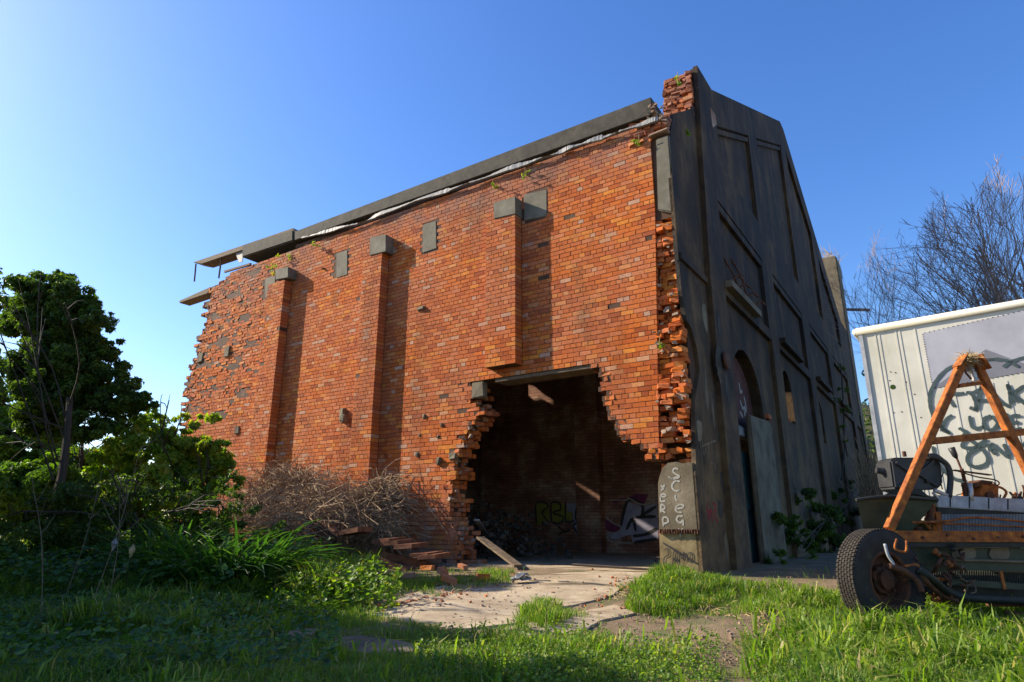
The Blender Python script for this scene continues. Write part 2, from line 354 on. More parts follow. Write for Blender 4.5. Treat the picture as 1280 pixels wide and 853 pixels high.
def mbox(mb, s0, s1, n0, n1, z0, z1, mi=0, j=0.0):
    o = W(s0, n0, z0); mb.box(o, U*(s1-s0), N*(n1-n0), Vector((0, 0, z1-z0)), mi, j)
missing = set()
BLOCKED = []   # (s0,s1,z0,z1) rectangles taken by concrete blocks in the main face
for px in [(655,240,684,276),(528,277,546,315),(419,314,435,347),(330,346,344,373)]:
    a, zt = wall_sz((px[0]), px[1]+3); b, zb = wall_sz(px[2], px[3]-3); BLOCKED.append((b, a, zb, zt))
ncourse = int(TOPZ/PITCH)+1
for i in range(-2, ncourse):
    z = i*PITCH; zc = z+PITCH/2
    header = (i % 4 == 0)
    for (a, b, n, ea, eb) in front_segs(zc):
        hole_l = ea and a > 3 and zc < HT; hole_r = eb and b < 3 and zc < HT; far_l = eb and b > 12
        if hole_l: a += random.choice([-0.10, -0.03, 0, 0.03, 0.07])
        if hole_r: b += random.choice([-0.08, -0.02, 0.02, 0.06])
        if far_l: b += random.choice([-0.2, -0.1, 0, 0.1, 0.16])
        mbox(mort, a+0.01, b-0.01, n-0.006, -0.44, z, z+PITCH)
        L0 = 0.12 if header else 0.24
        s = a; off = (0.06 if header else (0.12 if i % 2 else 0.0)); first = True
        k0 = math.floor((a-off)/L0)
        edges = [a]+[off+L0*k for k in range(k0+1, k0+2+int((b-a)/L0)+1) if a+0.045 < off+L0*k < b-0.045]+[b]
        wear = smooth(6.5, 13.5, a if a > 6 else (a+b)/2)
        for e0, e1 in zip(edges, edges[1:]):
            m = (e0+e1)/2; wear = smooth(9.5, 12.5, m)*smooth(2.5, 4.5, zc)*2.0
            if any(x0 < m < x1 and y0 < zc < y1 for x0, x1, y0, y1 in BLOCKED): continue
            if random.random() < 0.0025+0.010*wear: continue
            nf = n + random.gauss(0, 0.0007+0.0018*wear)
            edge = (hole_l and m < a+.2) or (hole_r and m > b-.2) or (far_l and m > b-.25)
            # ragged recess bands at the far, eroded end
            if wear > 0.5 and math.sin(m*3.1+zc*5.3)+math.sin(m*1.7-zc*9.1) > 1.35: nf -= 0.007*wear
            BR.append((e0+0.0045, nf, z+0.005, e1-e0-0.009-(random.uniform(0, .07) if edge else 0)*(1 if not hole_l else 0), max(0.105, n), PITCH-0.010, random.gauss(0, 0.003+0.006*wear+(.025 if edge else 0)), 0.0011+0.002*wear+(.006 if edge else 0), random.random(), 0))
        # bricks laid deeper in the wall where its broken edge shows them
        if hole_l:
            for k in range(1, 4):
                e = a + random.choice([-0.12, -0.05, 0.0, 0.03]) - 0.0
                BR.append((e, n-0.115*k-random.uniform(0, .01), z+0.0055, 0.22, 0.105, PITCH-0.011, random.gauss(0, .02), 0.005, random.random(), 1))
        if hole_r:
            for k in range(1, 4):
                e = b - 0.22 + random.choice([-0.05, 0, 0.05])
                BR.append((e, n-0.115*k, z+0.0055, 0.22, 0.105, PITCH-0.011, random.gauss(0, .02), 0.005, random.random(), 1))
        if far_l:
            for k in range(1, 4):
                e = b - 0.22 + random.choice([-0.12, -0.05, 0, 0.08])
                BR.append((e, n-0.115*k, z+0.0055, 0.22, 0.105, PITCH-0.011, random.gauss(0, .03), 0.007, random.random(), 1))
# broken core of the gable wall at the corner
def corner_n(z, s):
    v = math.sin(z*7.3+0.7*math.sin(z*3))*0.5+math.sin(z*15.1+s*9)*0.25+math.sin(z*2.3+1.1)*0.4
    return -0.06 + 0.08*v - (0.05 if 4.6 < z < 5.6 else 0) + 0.05*(s > 0.1)
RUIN = [(7.5, 0.0), (7.85, 0.08), (8.0, 0.5), (8.25, 1.2), (8.6, 1.60), (9.3, 1.72), (10.15, 1.86)]
def ruin_r(z): return interp(RUIN, z)
for i in range(int(1.55/PITCH), int(10.1/PITCH)):
    z = i*PITCH; zc = z+PITCH/2; top = zc > TOPZ-0.2
    r = ruin_r(zc)
    smax = SR(zc)+.02 if not top else 0.40
    nb = -0.30 if not top else -r-0.07
    if zc < 5.85 or zc > 7.45:
        mbox(mort, -0.20, smax-0.02, nb+(-0.02 if not top else 0.0), min(-0.6, nb-0.5) if not top else -2.6, z, z+PITCH)
    if 5.85 <= zc <= 7.45: mbox(mort, -0.20, SR(zc), -0.035, -0.6, z, z+PITCH)
    if 5.92 < zc < 7.45: continue                        # concrete slab sits here
    s = (-0.22 if not top else -0.262) + random.uniform(0, 0.03)
    while s < smax-0.04:
        ln = random.choice([0.11, 0.22, 0.22, 0.15]); ln = min(ln, smax-s)
        nn = corner_n(zc, s)+random.gauss(0, 0.035)
        if top: nn = -r+random.uniform(-0.05, 0.06)
        if random.random() > 0.07 or top:
            BR.append((s, nn, z+0.004, ln-0.012, 0.22, PITCH-0.008, random.gauss(0, 0.07), 0.010, random.random(), 2))
        s += ln
    if top:
        for k in range(2):                               # left side of the stepped ruin
            BR.append((smax-0.10+random.uniform(-.03, .03), -r-0.24*(k+1)+random.uniform(-.03, .03), z+0.004, 0.11, 0.22, PITCH-0.008, random.gauss(0, .05), 0.008, random.random(), 2))
# crumbling edge courses where the wall meets the gable near its head
for k in range(26):
    z = random.uniform(7.35, 7.95); BR.append((random.uniform(0.0, 0.42), random.uniform(-0.12, 0.05), z, random.choice([.11, .22]), 0.2, PITCH-0.008, random.gauss(0, .12), 0.010, random.random(), 2))
BR = np.array(BR)
def brick_verts(rec, rg):
    s, n, z, L, D, Hh, tl, chip, tone, kind = rec
    e = 0.0022 if kind < 2 else 0.008
    x = np.array([0, L, L, 0.0]); zz = np.array([0, 0, Hh, Hh]); cx, cz = L/2, Hh/2
    f = np.stack([np.clip(x, e, L-e), np.zeros(4), np.clip(zz, e, Hh-e)], 1)
    m = np.stack([x, np.full(4, -e), zz], 1); bk = np.stack([x, np.full(4, -D), zz], 1)
    P = np.concatenate([f, m, bk]); P[:8] += rg.normal(0, chip, (8, 3))
    return P, tl, (s, n, z), (cx, cz)
BF = [(0, 1, 2, 3), (0, 4, 5, 1), (1, 5, 6, 2), (2, 6, 7, 3), (3, 7, 4, 0), (4, 8, 9, 5), (5, 9, 10, 6), (6, 10, 11, 7), (7, 11, 8, 4)]
Un = np.array(U); Nn = np.array(N); Zn = np.array([0, 0, 1.0]); On = np.array(C0)
def area_px(rec):
    p = W(rec[0]+rec[3]/2, rec[1], rec[2]+rec[5]/2)-CAM; dep = p.y*math.cos(PIT)+p.z*math.sin(PIT)
    if rec[9] == 2: return 1.3*rec[3]*rec[5]/dep**2*(1.0)
    if rec[9] == 1: return 0.35*rec[3]*rec[5]/dep**2
    return rec[3]*rec[5]/dep**2*(1 if rec[2] > 0.12 else 0.3)
order = np.argsort([-area_px(r) for r in BR]); big = set(order[:300].tolist())
VV = []; FF = []; TT = []; base = 0
for idx, rec in enumerate(BR):
    if idx in big: continue
    P, tl, (s, n, z), (cx, cz) = brick_verts(rec, rng)
    c_, s_ = math.cos(tl), math.sin(tl); X = P[:, 0]-cx; Z = P[:, 2]-cz
    X2 = X*c_-Z*s_+cx; Z2 = X*s_+Z*c_+cz
    yaw = rng.normal(0, 0.12) if rec[9] == 2 else rng.normal(0, 0.012)
    Y = P[:, 1] + (X2-cx)*math.sin(yaw)
    VV.append(On + Un*(X2+s)[:, None] + Nn*(Y+n)[:, None] + Zn*(Z2+z)[:, None])
    FF += [tuple(base+i for i in f) for f in BF]; TT += [rec[8]]*len(BF); base += 12
o = np_mesh('brickwork', np.concatenate(VV), np.array(FF), M['brick'], B, TT); tag(o, kind='stuff')
# shared meshes for the three hundred nearest bricks
def brick_mesh(L, D, Hh, chip, e, sd_):
    rg = np.random.default_rng(sd_)
    rec = (0, 0, 0, L, D, Hh, 0, chip, 0, 0 if e < 0.008 else 2); P = brick_verts(rec, rg)[0]
    me = bpy.data.meshes.new('brick'); Q = [tuple(Un*(p[0]-L/2)+Nn*p[1]+Zn*(p[2]-Hh/2)) for p in P]
    me.from_pydata(Q, [], BF); me.materials.append(M['brick']); return me
cache = {}
def brick_obj(rec, parent, off):
    s, n, z, L, D, Hh, tl, chip, tone, kind = rec
    key = (round(L/0.03), round(D, 2), kind == 2, int(tone*5))
    if key not in cache: cache[key] = (brick_mesh(key[0]*0.03 if key[0] else 0.03, D, Hh, chip, 0.009 if kind == 2 else 0.005, len(cache)+1), max(key[0], 1)*0.03)
    me, L0 = cache[key]; ob = bpy.data.objects.new('brick', me); COL.objects.link(ob); ob.parent = parent
    p = W(s+L/2, n, z+Hh/2)
    R = Matrix.Rotation(tl, 4, N)@Matrix.Rotation(random.gauss(0, 0.10) if kind == 2 else random.gauss(0, .01), 4, 'Z')
    Bs = Matrix((Un.tolist(), Nn.tolist(), [0, 0, 1])).transposed().to_4x4()
    S = Bs@Matrix.Diagonal((L/L0, 1, 1, 1))@Bs.inverted()
    ob.matrix_parent_inverse = Matrix.Identity(4); ob.matrix_basis = Matrix.Translation(p-off)@R@S
for idx in order[:300]: brick_obj(BR[idx], B, B.location)
for z in [0]: mort.build('mortar', M['mortar'], B, recalc=False)
# ---- concrete blocks (heads of the buttresses and the flush pads between them)
def block(px, n0, n1, name='padstone', j=0.012):
    # px = left, top-left y, right, top-right y, bottom-right y, bottom-left y
    x0, y0, x1, y1, y2, y3 = px
    P = [wall_sz(x0, y3, n1), wall_sz(x1, y2, n1), wall_sz(x1, y1, n1), wall_sz(x0, y0, n1)]
    m = MB(); m.hexa([W(s, n0, z) for s, z in P]+[W(s+random.uniform(-j, j), n1, z+random.uniform(-j, j)) for s, z in P])
    return m.build(name, M['concrete'], B, bevel=0.012)
block((616.5, 253, 644, 245, 268, 274), -0.05, PD+0.02)
block((462, 297, 482, 293, 315, 319), -0.05, PD+0.02)
block((344, 337, 360, 334, 347, 350), -0.05, PD+0.03)
block((655, 243, 684, 237, 270, 276), -0.1, 0.012)
block((528, 281, 545.5, 276, 311, 316), -0.1, 0.012)
block((420, 317, 434, 313, 344, 348), -0.1, 0.012)
block((331, 348, 344, 345, 368, 373), -0.1, 0.012)
# concrete slab at the corner below the ruined head
m = MB(); q = [wall_sz(843, 266, 0.03), wall_sz(822, 263, 0.03), wall_sz(819.5, 174, 0.03), wall_sz(842, 166, 0.03)]; q = [(max(s, -0.262), z) for s, z in q]
m.hexa([W(s, -0.4, z) for s, z in q]+[W(s, 0.03, z) for s, z in q]); m.build('corner_slab', M['concrete'], B, bevel=0.02)
m = MB(); s0, z0 = wall_sz(811, 172, .05); mbox(m, -0.25, s0, 0.09, -0.3, z0-0.0, z0+0.07, j=0.02); m.build('slab_cap', M['rubble'], B, bevel=0.01)
# ---- concrete pillar at the foot of the corner
m = MB(); m.prism([[(-0.25, -0.1), (0.40, -0.1), (0.375, 0.6), (-0.25, 0.6)]], lambda s, z, n: W(s, n, z), -0.45, 0.030); m.build('pillar_foot', M['ochre_concrete'], B, bevel=0.015)
m = MB(); prof = [(-0.25, 0.602), (0.375, 0.602), (0.36, 0.9), (0.345, 1.34), (0.31, 1.46), (0.25, 1.58), (0.16, 1.65), (0.02, 1.66), (-0.08, 1.62), (-0.16, 1.645), (-0.25, 1.63)]
m.prism([prof], lambda s, z, n: W(s, n, z), -0.45, 0.035); pil = m.build('concrete_pillar', M['old_concrete'], B, bevel=0.02)
m = MB(); mbox(m, -0.25, 0.37, 0.037, 0.07, 0.60, 0.625); 
for k in range(16): mbox(m, -0.25+k*0.039, -0.235+k*0.039, 0.037, 0.085, 0.585, 0.645, j=.006)
m.build('rusty_strap', M['dark_rust'], B)
def stroke(mb, pts, fn, wd, nrm, lift=0.004, mi=0, k=5): mb.ribbon([fn(*p) for p in catmull([Vector((a, b, 0)) for a, b in pts], k)] if False else [fn(v.x, v.y) for v in catmull([Vector((a, b, 0)) for a, b in pts], k)], wd, nrm, lift, mi)
def cm2(s, z): return W(s, 0.036, z)
def zoomed(ox, oy, sc): return lambda x, y: (ox+x/sc, oy+y/sc)
g = zoomed(800, 540, 4.265); m = MB()
for st in [[(205,200),(185,195),(175,212),(195,228),(210,238),(190,250),(160,245)], [(150,238),(170,248),(200,240)],
           [(212,265),(190,262),(172,280),(172,300),(190,315),(212,310)], [(188,335),(190,360),(200,368)],
           [(190,410),(225,405),(232,392),(210,388),(192,402),(195,425),(225,430)], [(228,450),(205,450),(195,470),(215,485),(230,470),(230,500)],
           [(205,515),(215,535),(228,515)], [(215,535),(215,560)],
           [(110,285),(125,300),(112,312)], [(125,300),(130,280)], [(108,345),(135,345),(135,335),(118,332),(108,350),(112,370),(135,368)],
           [(112,430),(112,390),(130,395),(132,412)], [(132,412),(115,415),(135,432)], [(125,505),(122,460),(145,458),(150,480),(128,490)]]:
    m.ribbon([hit(*g(v.x, v.y), W(0, 0.037, 0), N) for v in catmull([Vector((a, b, 0)) for a, b in st], 5)], 0.026, N, 0.002)
m.build('graffiti', M['spray_white'], pil)
m = MB()
for st in [[(130,630),(150,622),(152,655),(130,672),(130,715),(155,718)], [(175,720),(178,650),(190,632),(200,650),(200,718)], [(178,680),(200,680)],
           [(215,640),(225,680),(235,640),(245,690)], [(255,650),(275,645),(280,680),(260,690),(255,650)], [(140,740),(200,742)],
           [(120,590),(300,700)]]:
    m.ribbon([hit(*g(v.x, v.y), W(0, 0.037, 0), N) for v in catmull([Vector((a, b, 0)) for a, b in st], 5)], 0.016 if len(st) > 2 else 0.035, N, 0.003)
m.build('graffiti', M['spray_black'], pil)
m = MB()                                                 # mortar and plaster clinging to the broken edges
for k in range(150):
    if k % 3: z = random.choice([random.uniform(1.7, 5.8), random.uniform(7.5, 8.1)]); s = random.uniform(-.24, SR(z)+.04); n = corner_n(z, s)+random.uniform(-.03, .05)
    else: z = random.uniform(.1, 3.4); s = interp(LJ, z)+random.uniform(-.12, .08); n = random.uniform(-.35, .012)
    r = random.uniform(.03, .09); p = W(s, n, z); m.box(p-U*r/2, U*r, N*r*.7, Vector((0, 0, r*.6)), 0, r*.28)
tag(m.build('clinging_mortar', M['rubble'], B), kind='stuff')
# ---- lintel over the hole, and stub blocks in its edge
m = MB(); q = [wall_sz(613, 467), wall_sz(733, 449)]
mbox(m, 1.45, 3.55, -0.03, -0.46, HT-0.10, HT-0.004); m.build('lintel', M['weathered_wood'], B, bevel=0.006)
for (x, y, ww, hh, dd) in [(598,488,.28,.30,.03), (566,571,.20,.14,.04), (549,577,.10,.14,.06), (430,519,.14,.30,.10), (434,524,.1,.18,.14), (297,538,.16,.2,.03), (530,521,.08,.08,.03), (552,531,.07,.07,.02), (522,568,.08,.1,.03), (524,544,.07,.07,.02), (527,386,.22,.10,.05), (285,440,.22,.3,.05), (251,447,.24,.30,.02), (548,545,.07,.08,.02), (405,336,.08,.05,.05)]:
    s, z = wall_sz(x, y); m = MB(); mbox(m, s-ww/2, s+ww/2, -0.1, dd, z-hh/2, z+hh/2, j=0.018); m.build('wall_stub', M['old_concrete'], B, bevel=0.015)
# ---- parapet beam with its torn flashing
m = MB(); sA, sB = -0.02, wall_sz(368, 290, 0.06)[0]
m.prism([[(0.0, 7.93), (0.0, 8.30), (sB*0.5, 8.31), (sB, 8.33), (sB+0.05, 8.06), (sB*0.6, 8.0), (sB*0.25, 7.95)]], lambda s, z, n: W(s, n, z), -0.46, 0.07)
par = m.build('parapet', M['dark_concrete'], B, bevel=0.02)
m = MB(); pts = [wall_sz(x, y, 0.09) for x, y in [(822,149),(800,156),(770,166),(740,176),(720,182),(700,190),(670,200),(640,210),(600,224),(560,238),(520,251),(480,266),(452,278),(420,286),(396,293),(372,298)]]
P = catmull([Vector((a, b, 0)) for a, b in pts], 14)
b0 = len(m.v)
for i, p in enumerate(P):
    hgt = 0.045+0.022*math.sin(i*0.21)+random.uniform(-.008, .008)-(.03 if int(i/9) % 5 == 3 else 0); nn = 0.078+random.uniform(0, .008)+.012*math.sin(i*.33)
    m.v += [tuple(W(p.x, nn, p.y+hgt)), tuple(W(p.x, nn+0.02, p.y-hgt*0.6)), tuple(W(p.x, nn-0.02, p.y-hgt*0.6-0.01)), tuple(W(p.x, nn-0.03, p.y+hgt))]
for i in range(len(P)-1):
    for k in range(4): m.f.append((b0+i*4+k, b0+i*4+(k+1) % 4, b0+i*4+4+(k+1) % 4, b0+i*4+4+k)); m.m.append(0)
m.build('flashing', M['lead'], par)
# recessed packing between bricks and beam
m = MB(); mbox(m, 0.36, sB, -0.03, -0.44, TOPZ+0.04, 7.97); m.build('packing', M['mortar'], B)
# broken end of the beam and the boards left hanging beyond it
m = MB(); q = [wall_sz(302, 322, 0.10), wall_sz(366, 301, 0.10), wall_sz(366, 287, 0.10), wall_sz(303, 306, 0.10)]
m.hexa([W(s, -0.46, z) for s, z in q]+[W(s, 0.10, z) for s, z in q]); m.build('broken_beam', M['dark_concrete'], B, bevel=0.03)
m = MB(); q = [wall_sz(252, 330, 0.05), wall_sz(370, 290, 0.05), wall_sz(366, 285, 0.05), wall_sz(241, 328, 0.05)]
m.hexa([W(s, -0.35, z) for s, z in q]+[W(s, 0.05, z) for s, z in q]); gb = m.build('gutter_board', M['weathered_wood'], B, bevel=0.01)
for (x0, y0, x1, y1) in [(245,330,243,352), (277,322,273.5,348)]:
    a, b = wall_sz(x0, y0, 0.0), wall_sz(x1, y1, 0.0); m = MB(); m.tube([W(a[0], 0, a[1]), W(b[0], 0, b[1])], 0.025, 5); m.build('hanging_rod', M['dark_rust'], gb)
m = MB(); a, b = wall_sz(281, 340, 0), wall_sz(303, 334, 0); m.bar(W(a[0], 0, a[1]), W(b[0]-.4, 0, b[1]), .05, .06); m.build('stub_bar', M['dark_rust'], B)
m = MB(); q = [wall_sz(298, 328, 0.02), wall_sz(302, 327, 0.02), wall_sz(303, 313, 0.02), wall_sz(293, 315, 0.02)]
m.hexa([W(s, -0.02, z) for s, z in q]+[W(s, 0.0, z) for s, z in q]); m.build('torn_sheet', M['lead'], B)
m = MB(); q = [wall_sz(224, 379, -0.1), wall_sz(262, 366, -0.1), wall_sz(262, 359, -0.1), wall_sz(224, 376, -0.1)]
m.hexa([W(s, -0.45, z) for s, z in q]+[W(s, -0.1, z) for s, z in q]); m.build('broken_rafter', M['weathered_wood'], B, bevel=0.01)
# ============================================================ GABLE
def garc(r, zs, rad, z0, n=14, flat=1.0):                 # arched opening: r centre, springing, radius, sill
    return [(r-rad, z0)]+[(r-rad*math.cos(math.pi*k/n), zs+rad*flat*math.sin(math.pi*k/n)) for k in range(n+1)]+[(r+rad, z0)]
APR, APZ = 12.55, 14.85
door = garc(3.78, 3.05, 1.22, 0.02, 18)
wins = [garc(8.1, 4.10, 0.58, 3.30), garc(13.2, 4.10, 0.60, 3.30), garc(18.4, 4.10, 0.60, 3.30)]
gfn = lambda r, z, q: Gp(r, z, q)
top = [(26.3, 10.0), (22.9, 10.0), (APR+0.4, APZ), (APR-0.2, APZ), (2.92, 10.18), (1.92, 10.14)]
# outer render skin with its torn left edge
le = [gab_rz(*p) for p in [(871,717),(868.5,650),(868,590),(870,582),(869,540),(868.5,502),(875,464),(871,435),(864,410),(858,400),(852,363),(848,318),(837.5,315),(838,290),(840,265),(839,220),(838,168),(842,142),(855,139),(864,137)]]
le = [(max(r, -0.03), z) for r, z in le]
sk = MB(); sk.prism([[(26.3, -0.3)]+top+[(1.92, 9.2)]+le[::-1][1:]+[(0.0, -0.3)], door, *wins], gfn, -0.07, 0.0)
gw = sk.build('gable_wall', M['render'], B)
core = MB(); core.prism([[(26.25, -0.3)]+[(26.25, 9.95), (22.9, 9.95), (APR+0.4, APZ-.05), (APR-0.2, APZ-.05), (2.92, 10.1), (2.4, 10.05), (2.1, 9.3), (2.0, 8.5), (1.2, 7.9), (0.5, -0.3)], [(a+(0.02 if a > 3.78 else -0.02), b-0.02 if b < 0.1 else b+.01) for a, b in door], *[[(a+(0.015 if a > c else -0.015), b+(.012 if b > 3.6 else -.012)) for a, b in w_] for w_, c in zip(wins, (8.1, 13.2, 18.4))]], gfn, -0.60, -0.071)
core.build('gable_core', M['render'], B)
# raised frame of piers and bands
LN = 0.478
def rake(r): return APZ-abs(r-APR+0.1)*((APZ-10.18)/(APR-2.92)) if r < APR else APZ-(r-APR-.3)*((APZ-10.0)/(22.9-APR-.4))
def panel(a, b): return [(a, 8.35), (b, 8.35), (b, rake(b)-0.95), (a, rake(a)-0.95)]
fr = MB(); outer = [(1.42, -0.25), (2.38, -0.25), (2.38, 5.1), (6.35, 5.1), (6.35, -0.25), (7.2, -0.25), (7.2, 5.1), (11.6, 5.1), (11.6, -0.25), (12.6, -0.25), (12.6, 5.1), (16.75, 5.1), (16.75, -0.25), (17.7, -0.25), (17.7, 5.1), (22.2, 5.1), (22.2, -0.25), (23.2, -0.25), (23.2, 5.1), (25.2, 5.1), (25.2, -0.25), (26.32, -0.25), (26.32, 10.03), (22.92, 10.03), (APR+0.4, APZ+.03), (APR-0.2, APZ+.03), (2.92, 10.21), (1.90, 10.17), (1.65, 7.6), (1.42, 5.15)]
fr.prism([outer]+[[(a, 5.35), (b, 5.35), (b, 7.24), (a, 7.24)] for a, b in [(2.5, 6.2), (7.4, 11.45), (12.8, 16.6), (17.85, 22.05)]]+[panel(3.05, 6.4), panel(7.45, 11.75), panel(12.8, 16.6), panel(17.85, 21.5)], gfn, 0.001, 0.10)
fr.build('frame', M['render'], gw)
for a, b in [(2.5, 6.2), (7.4, 11.45), (12.8, 16.6), (17.85, 22.05)]:
    m = MB(); m.prism([[(a+.02, 7.02), (b-.02, 7.02), (b-.02, 7.2), (a+.02, 7.2)]], gfn, 0.002, 0.09); m.build('moulding', M['render'], gw)
    m = MB(); m.prism([[(a-.08, 5.26), (a+(b-a)*.62, 5.26), (a+(b-a)*.62, 5.40), (a-.08, 5.40)]], gfn, 0.102, 0.24); 
    s_ = m.build('sill', M['old_concrete'] if a < 3 else M['render'], gw)
for r in (2.55, 3.1, 3.75, 4.4):
    m = MB(); m.tube([Gp(r, 5.42, 0.2), Gp(r+0.1, 5.55, 0.3), Gp(r+0.3, 5.50, 0.36)], 0.025, 5); m.build('bent_rod', M['dark_rust'], gw)
for r, z, q in [(2.9, 6.1, .05), (3.5, 6.3, .05)]:
    m = MB(); m.tube([Gp(r, z, 0.0), Gp(r+.35, z-.35, 0.1), Gp(r+.6, z-.75, 0.12)], 0.02, 5); m.build('loose_cable', M['dark_rust'], gw)
for a, b in [(3.05, 6.4), (7.45, 11.75)]:
    m = MB(); P = [(a, rake(a)-1.02), (b, rake(b)-1.02), (b, rake(b)-1.15), (a, rake(a)-1.15)]; m.prism([P], gfn, 0.002, 0.08); m.build('moulding', M['render'], gw)
# torn corner of render showing bricks beside the pier head
m = MB(); m.prism([[gab_rz(*p) for p in [(882, 136), (889, 147), (890, 158), (885, 162)]]], gfn, 0.0, 0.104); m.build('exposed_patch', M['inner_brick'], gw)
# step at foot of the recess and horizontal ledge
m = MB(); m.prism([[(0.0, 5.02), (1.40, 5.02), (1.42, 5.14), (0.0, 5.14)]], gfn, 0.001, 0.05); m.build('ledge', M['render'], gw)
# doorway: board in the arch, pale lintel, green door edge, concrete infill
m = MB(); m.prism([garc(3.78, 3.0, 1.20, 2.62, 14)], gfn, -0.28, -0.22); tb = m.build('arch_board', M['maroon_board'], gw)
m = MB()
for st in [[(2.9, 3.5), (2.95, 3.3), (3.1, 3.35)], [(2.85, 3.1), (3.0, 2.95), (3.2, 3.0), (3.1, 2.8)], [(3.2, 3.25), (3.3, 3.0), (3.15, 2.9)], [(2.75, 2.85), (2.95, 2.75)]]:
    m.ribbon([Gp(v.x+1.1, v.y+.15, -0.219) for v in catmull([Vector((a, b, 0)) for a, b in st], 4)], 0.07, -U, 0.003)
m.build('graffiti', M['spray_white'], tb)
m = MB(); m.prism([[(2.58, 2.42), (5.0, 2.42), (5.0, 2.62), (2.58, 2.62)]], gfn, -0.27, -0.10); m.build('door_lintel', M['lead'], gw, bevel=.01)
m = MB(); m.prism([[(3.55, -0.05), (4.10, -0.05), (4.10, 2.15), (3.55, 2.15)]], gfn, -0.26, -0.20)
dr = m.build('door', M['teal_paint'], gw)
m = MB(); m.prism([[(3.58, 1.0), (4.06, 1.0), (4.06, 1.12), (3.58, 1.12)]], gfn, -0.198, -0.175); m.build('door_rail', M['teal_paint'], dr)
m = MB(); m.prism([[(3.50, -0.2), (5.55, -0.2), (5.40, 2.85), (5.2, 2.95), (3.50, 2.86)]], gfn, -0.04, 0.06); m.build('infill_block', M['old_concrete'], gw, bevel=0.03)
m = MB(); m.prism([[(5.1, 2.99), (5.4, 2.99), (5.4, 3.1), (5.1, 3.1)]], gfn, -0.06, 0.08); m.build('loose_brick', M['brick'], gw, bevel=.01)
m = MB(); m.lathe([(0.0, 0), (.16, .0), (.18, .03), (.16, .06), (0, .07)], Gp(1.75, 3.6, 0.13), -U, 16); m.build('round_lamp', M['dark_rust'], gw)
for (r, mt) in ((8.1, 'brick'), (13.2, 'brick'), (18.4, 'inner_brick')):
    for k in range(3):
        m = MB(); m.prism([[(r-.56, 3.2+k*.09), (r+.56, 3.2+k*.09), (r+.56, 3.275+k*.09), (r-.56, 3.275+k*.09)]], gfn, -0.32, -0.05-.03*k); m.build('sill_bricks', M[mt], gw)
m = MB()
for st in [[(0.25, 2.3), (0.35, 1.7), (0.30, 1.3)], [(0.4, 2.2), (0.45, 1.8), (0.6, 1.9), (0.62, 1.6)], [(0.75, 2.0), (0.7, 1.7), (0.9, 1.7)], [(0.95, 2.0), (1.0, 1.6), (1.15, 1.9), (1.2, 1.55)], [(.3, 1.9), (1.2, 2.1)]]:
    m.ribbon([Gp(v.x, v.y, 0.001) for v in catmull([Vector((a, b, 0)) for a, b in st], 4)], 0.035, -U, 0.003)
m.build('graffiti', M['old_concrete'], gw)
m = MB()
for st in [[(0.42, 1.05), (.42, .8), (.6, .95), (.6, .75)], [(.7, 1.05), (.85, 1.0), (.75, .85), (.9, .75)], [(.42, .92), (.62, .9)]]:
    m.ribbon([Gp(v.x, v.y, 0.001) for v in catmull([Vector((a, b, 0)) for a, b in st], 4)], 0.05, -U, 0.003)
m.build('graffiti', M['spray_red'], gw)
rp = random.Random(5)
for k in range(26):                                      # patches where the skim has blown off or been made good
    if k < 14: r, z, q0 = rp.uniform(.1, 2.2), rp.uniform(.3, 4.6), (0.001 if rp.random() < .5 else 0.0)
    else: r, z, q0 = rp.uniform(5.6, 20), rp.uniform(.5, 4.8), 0.0
    if r > 1.4 and r < 2.4: q0 = 0.101
    elif r > 5.6: 
        r = rp.choice([6.75, 12.1, 17.2])+rp.uniform(-.2, .2); q0 = 0.101
    a_, b_ = rp.uniform(.06, .2), rp.uniform(.10, .40); P = [(r+a_*math.cos(t_*.7)*rp.uniform(.6, 1.2), z+b_*math.sin(t_*.7)*rp.uniform(.6, 1.2)) for t_ in range(9)]
    m = MB(); m.prism([P], gfn, q0, q0+.004); m.build('blown_patch', M[rp.choice(['dark_concrete', 'old_concrete', 'dark_concrete'])], gw)
# drill holes and knots of iron in the render
for x, y in [(889,202),(918,248),(997,358),(885,225),(930,270),(905,300)]:
    r, z = gab_rz(x, y, 0.0); m = MB(); m.lathe([(0, .012), (.06, .012), (.07, 0)], Gp(r, z, 0.0), -U, 8); m.build('rust_plug', M['chassis_black'], gw)
# far corner pier, taller than the roof slope
m = MB(); pr = [(25.0, -0.2), (26.3, -0.2), (26.3, 13.3), (26.55, 13.45), (26.6, 13.75), (26.3, 14.05), (24.9, 14.15)]
m.prism([[(a, b) for a, b in pr]], gfn, -1.55, 0.14 + 0.002); m.build('far_pier', M['old_concrete'], B, bevel=0.05)
m = MB(); r, z = 26.3, 11.6; m.bar(Gp(r, z, 0.0), Gp(r+0.9, z+.02, 1.1), .12, .12); m.build('projecting_bar', M['weathered_wood'], B)
# ============================================================ INTERIOR
FARN = -6.0
m = MB(); mbox(m, -0.2+0.55, 14.2, FARN, FARN-0.3, -0.1, 7.9); fw = m.build('inner_wall', M['inner_brick'], B)
for s in (1.2, 4.2, 7.4, 10.4): m = MB(); mbox(m, s, s+0.7, FARN+0.001, FARN+0.28, 0.0, 7.6); m.build('inner_pier', M['inner_brick'], B)
m = MB(); mbox(m, 14.05, 13.85, -0.46, FARN+.01, -0.1, 7.6); m.build('sun_block_wall', M['inner_brick'], B)  # unseen cross wall added to keep sun from flooding the interior
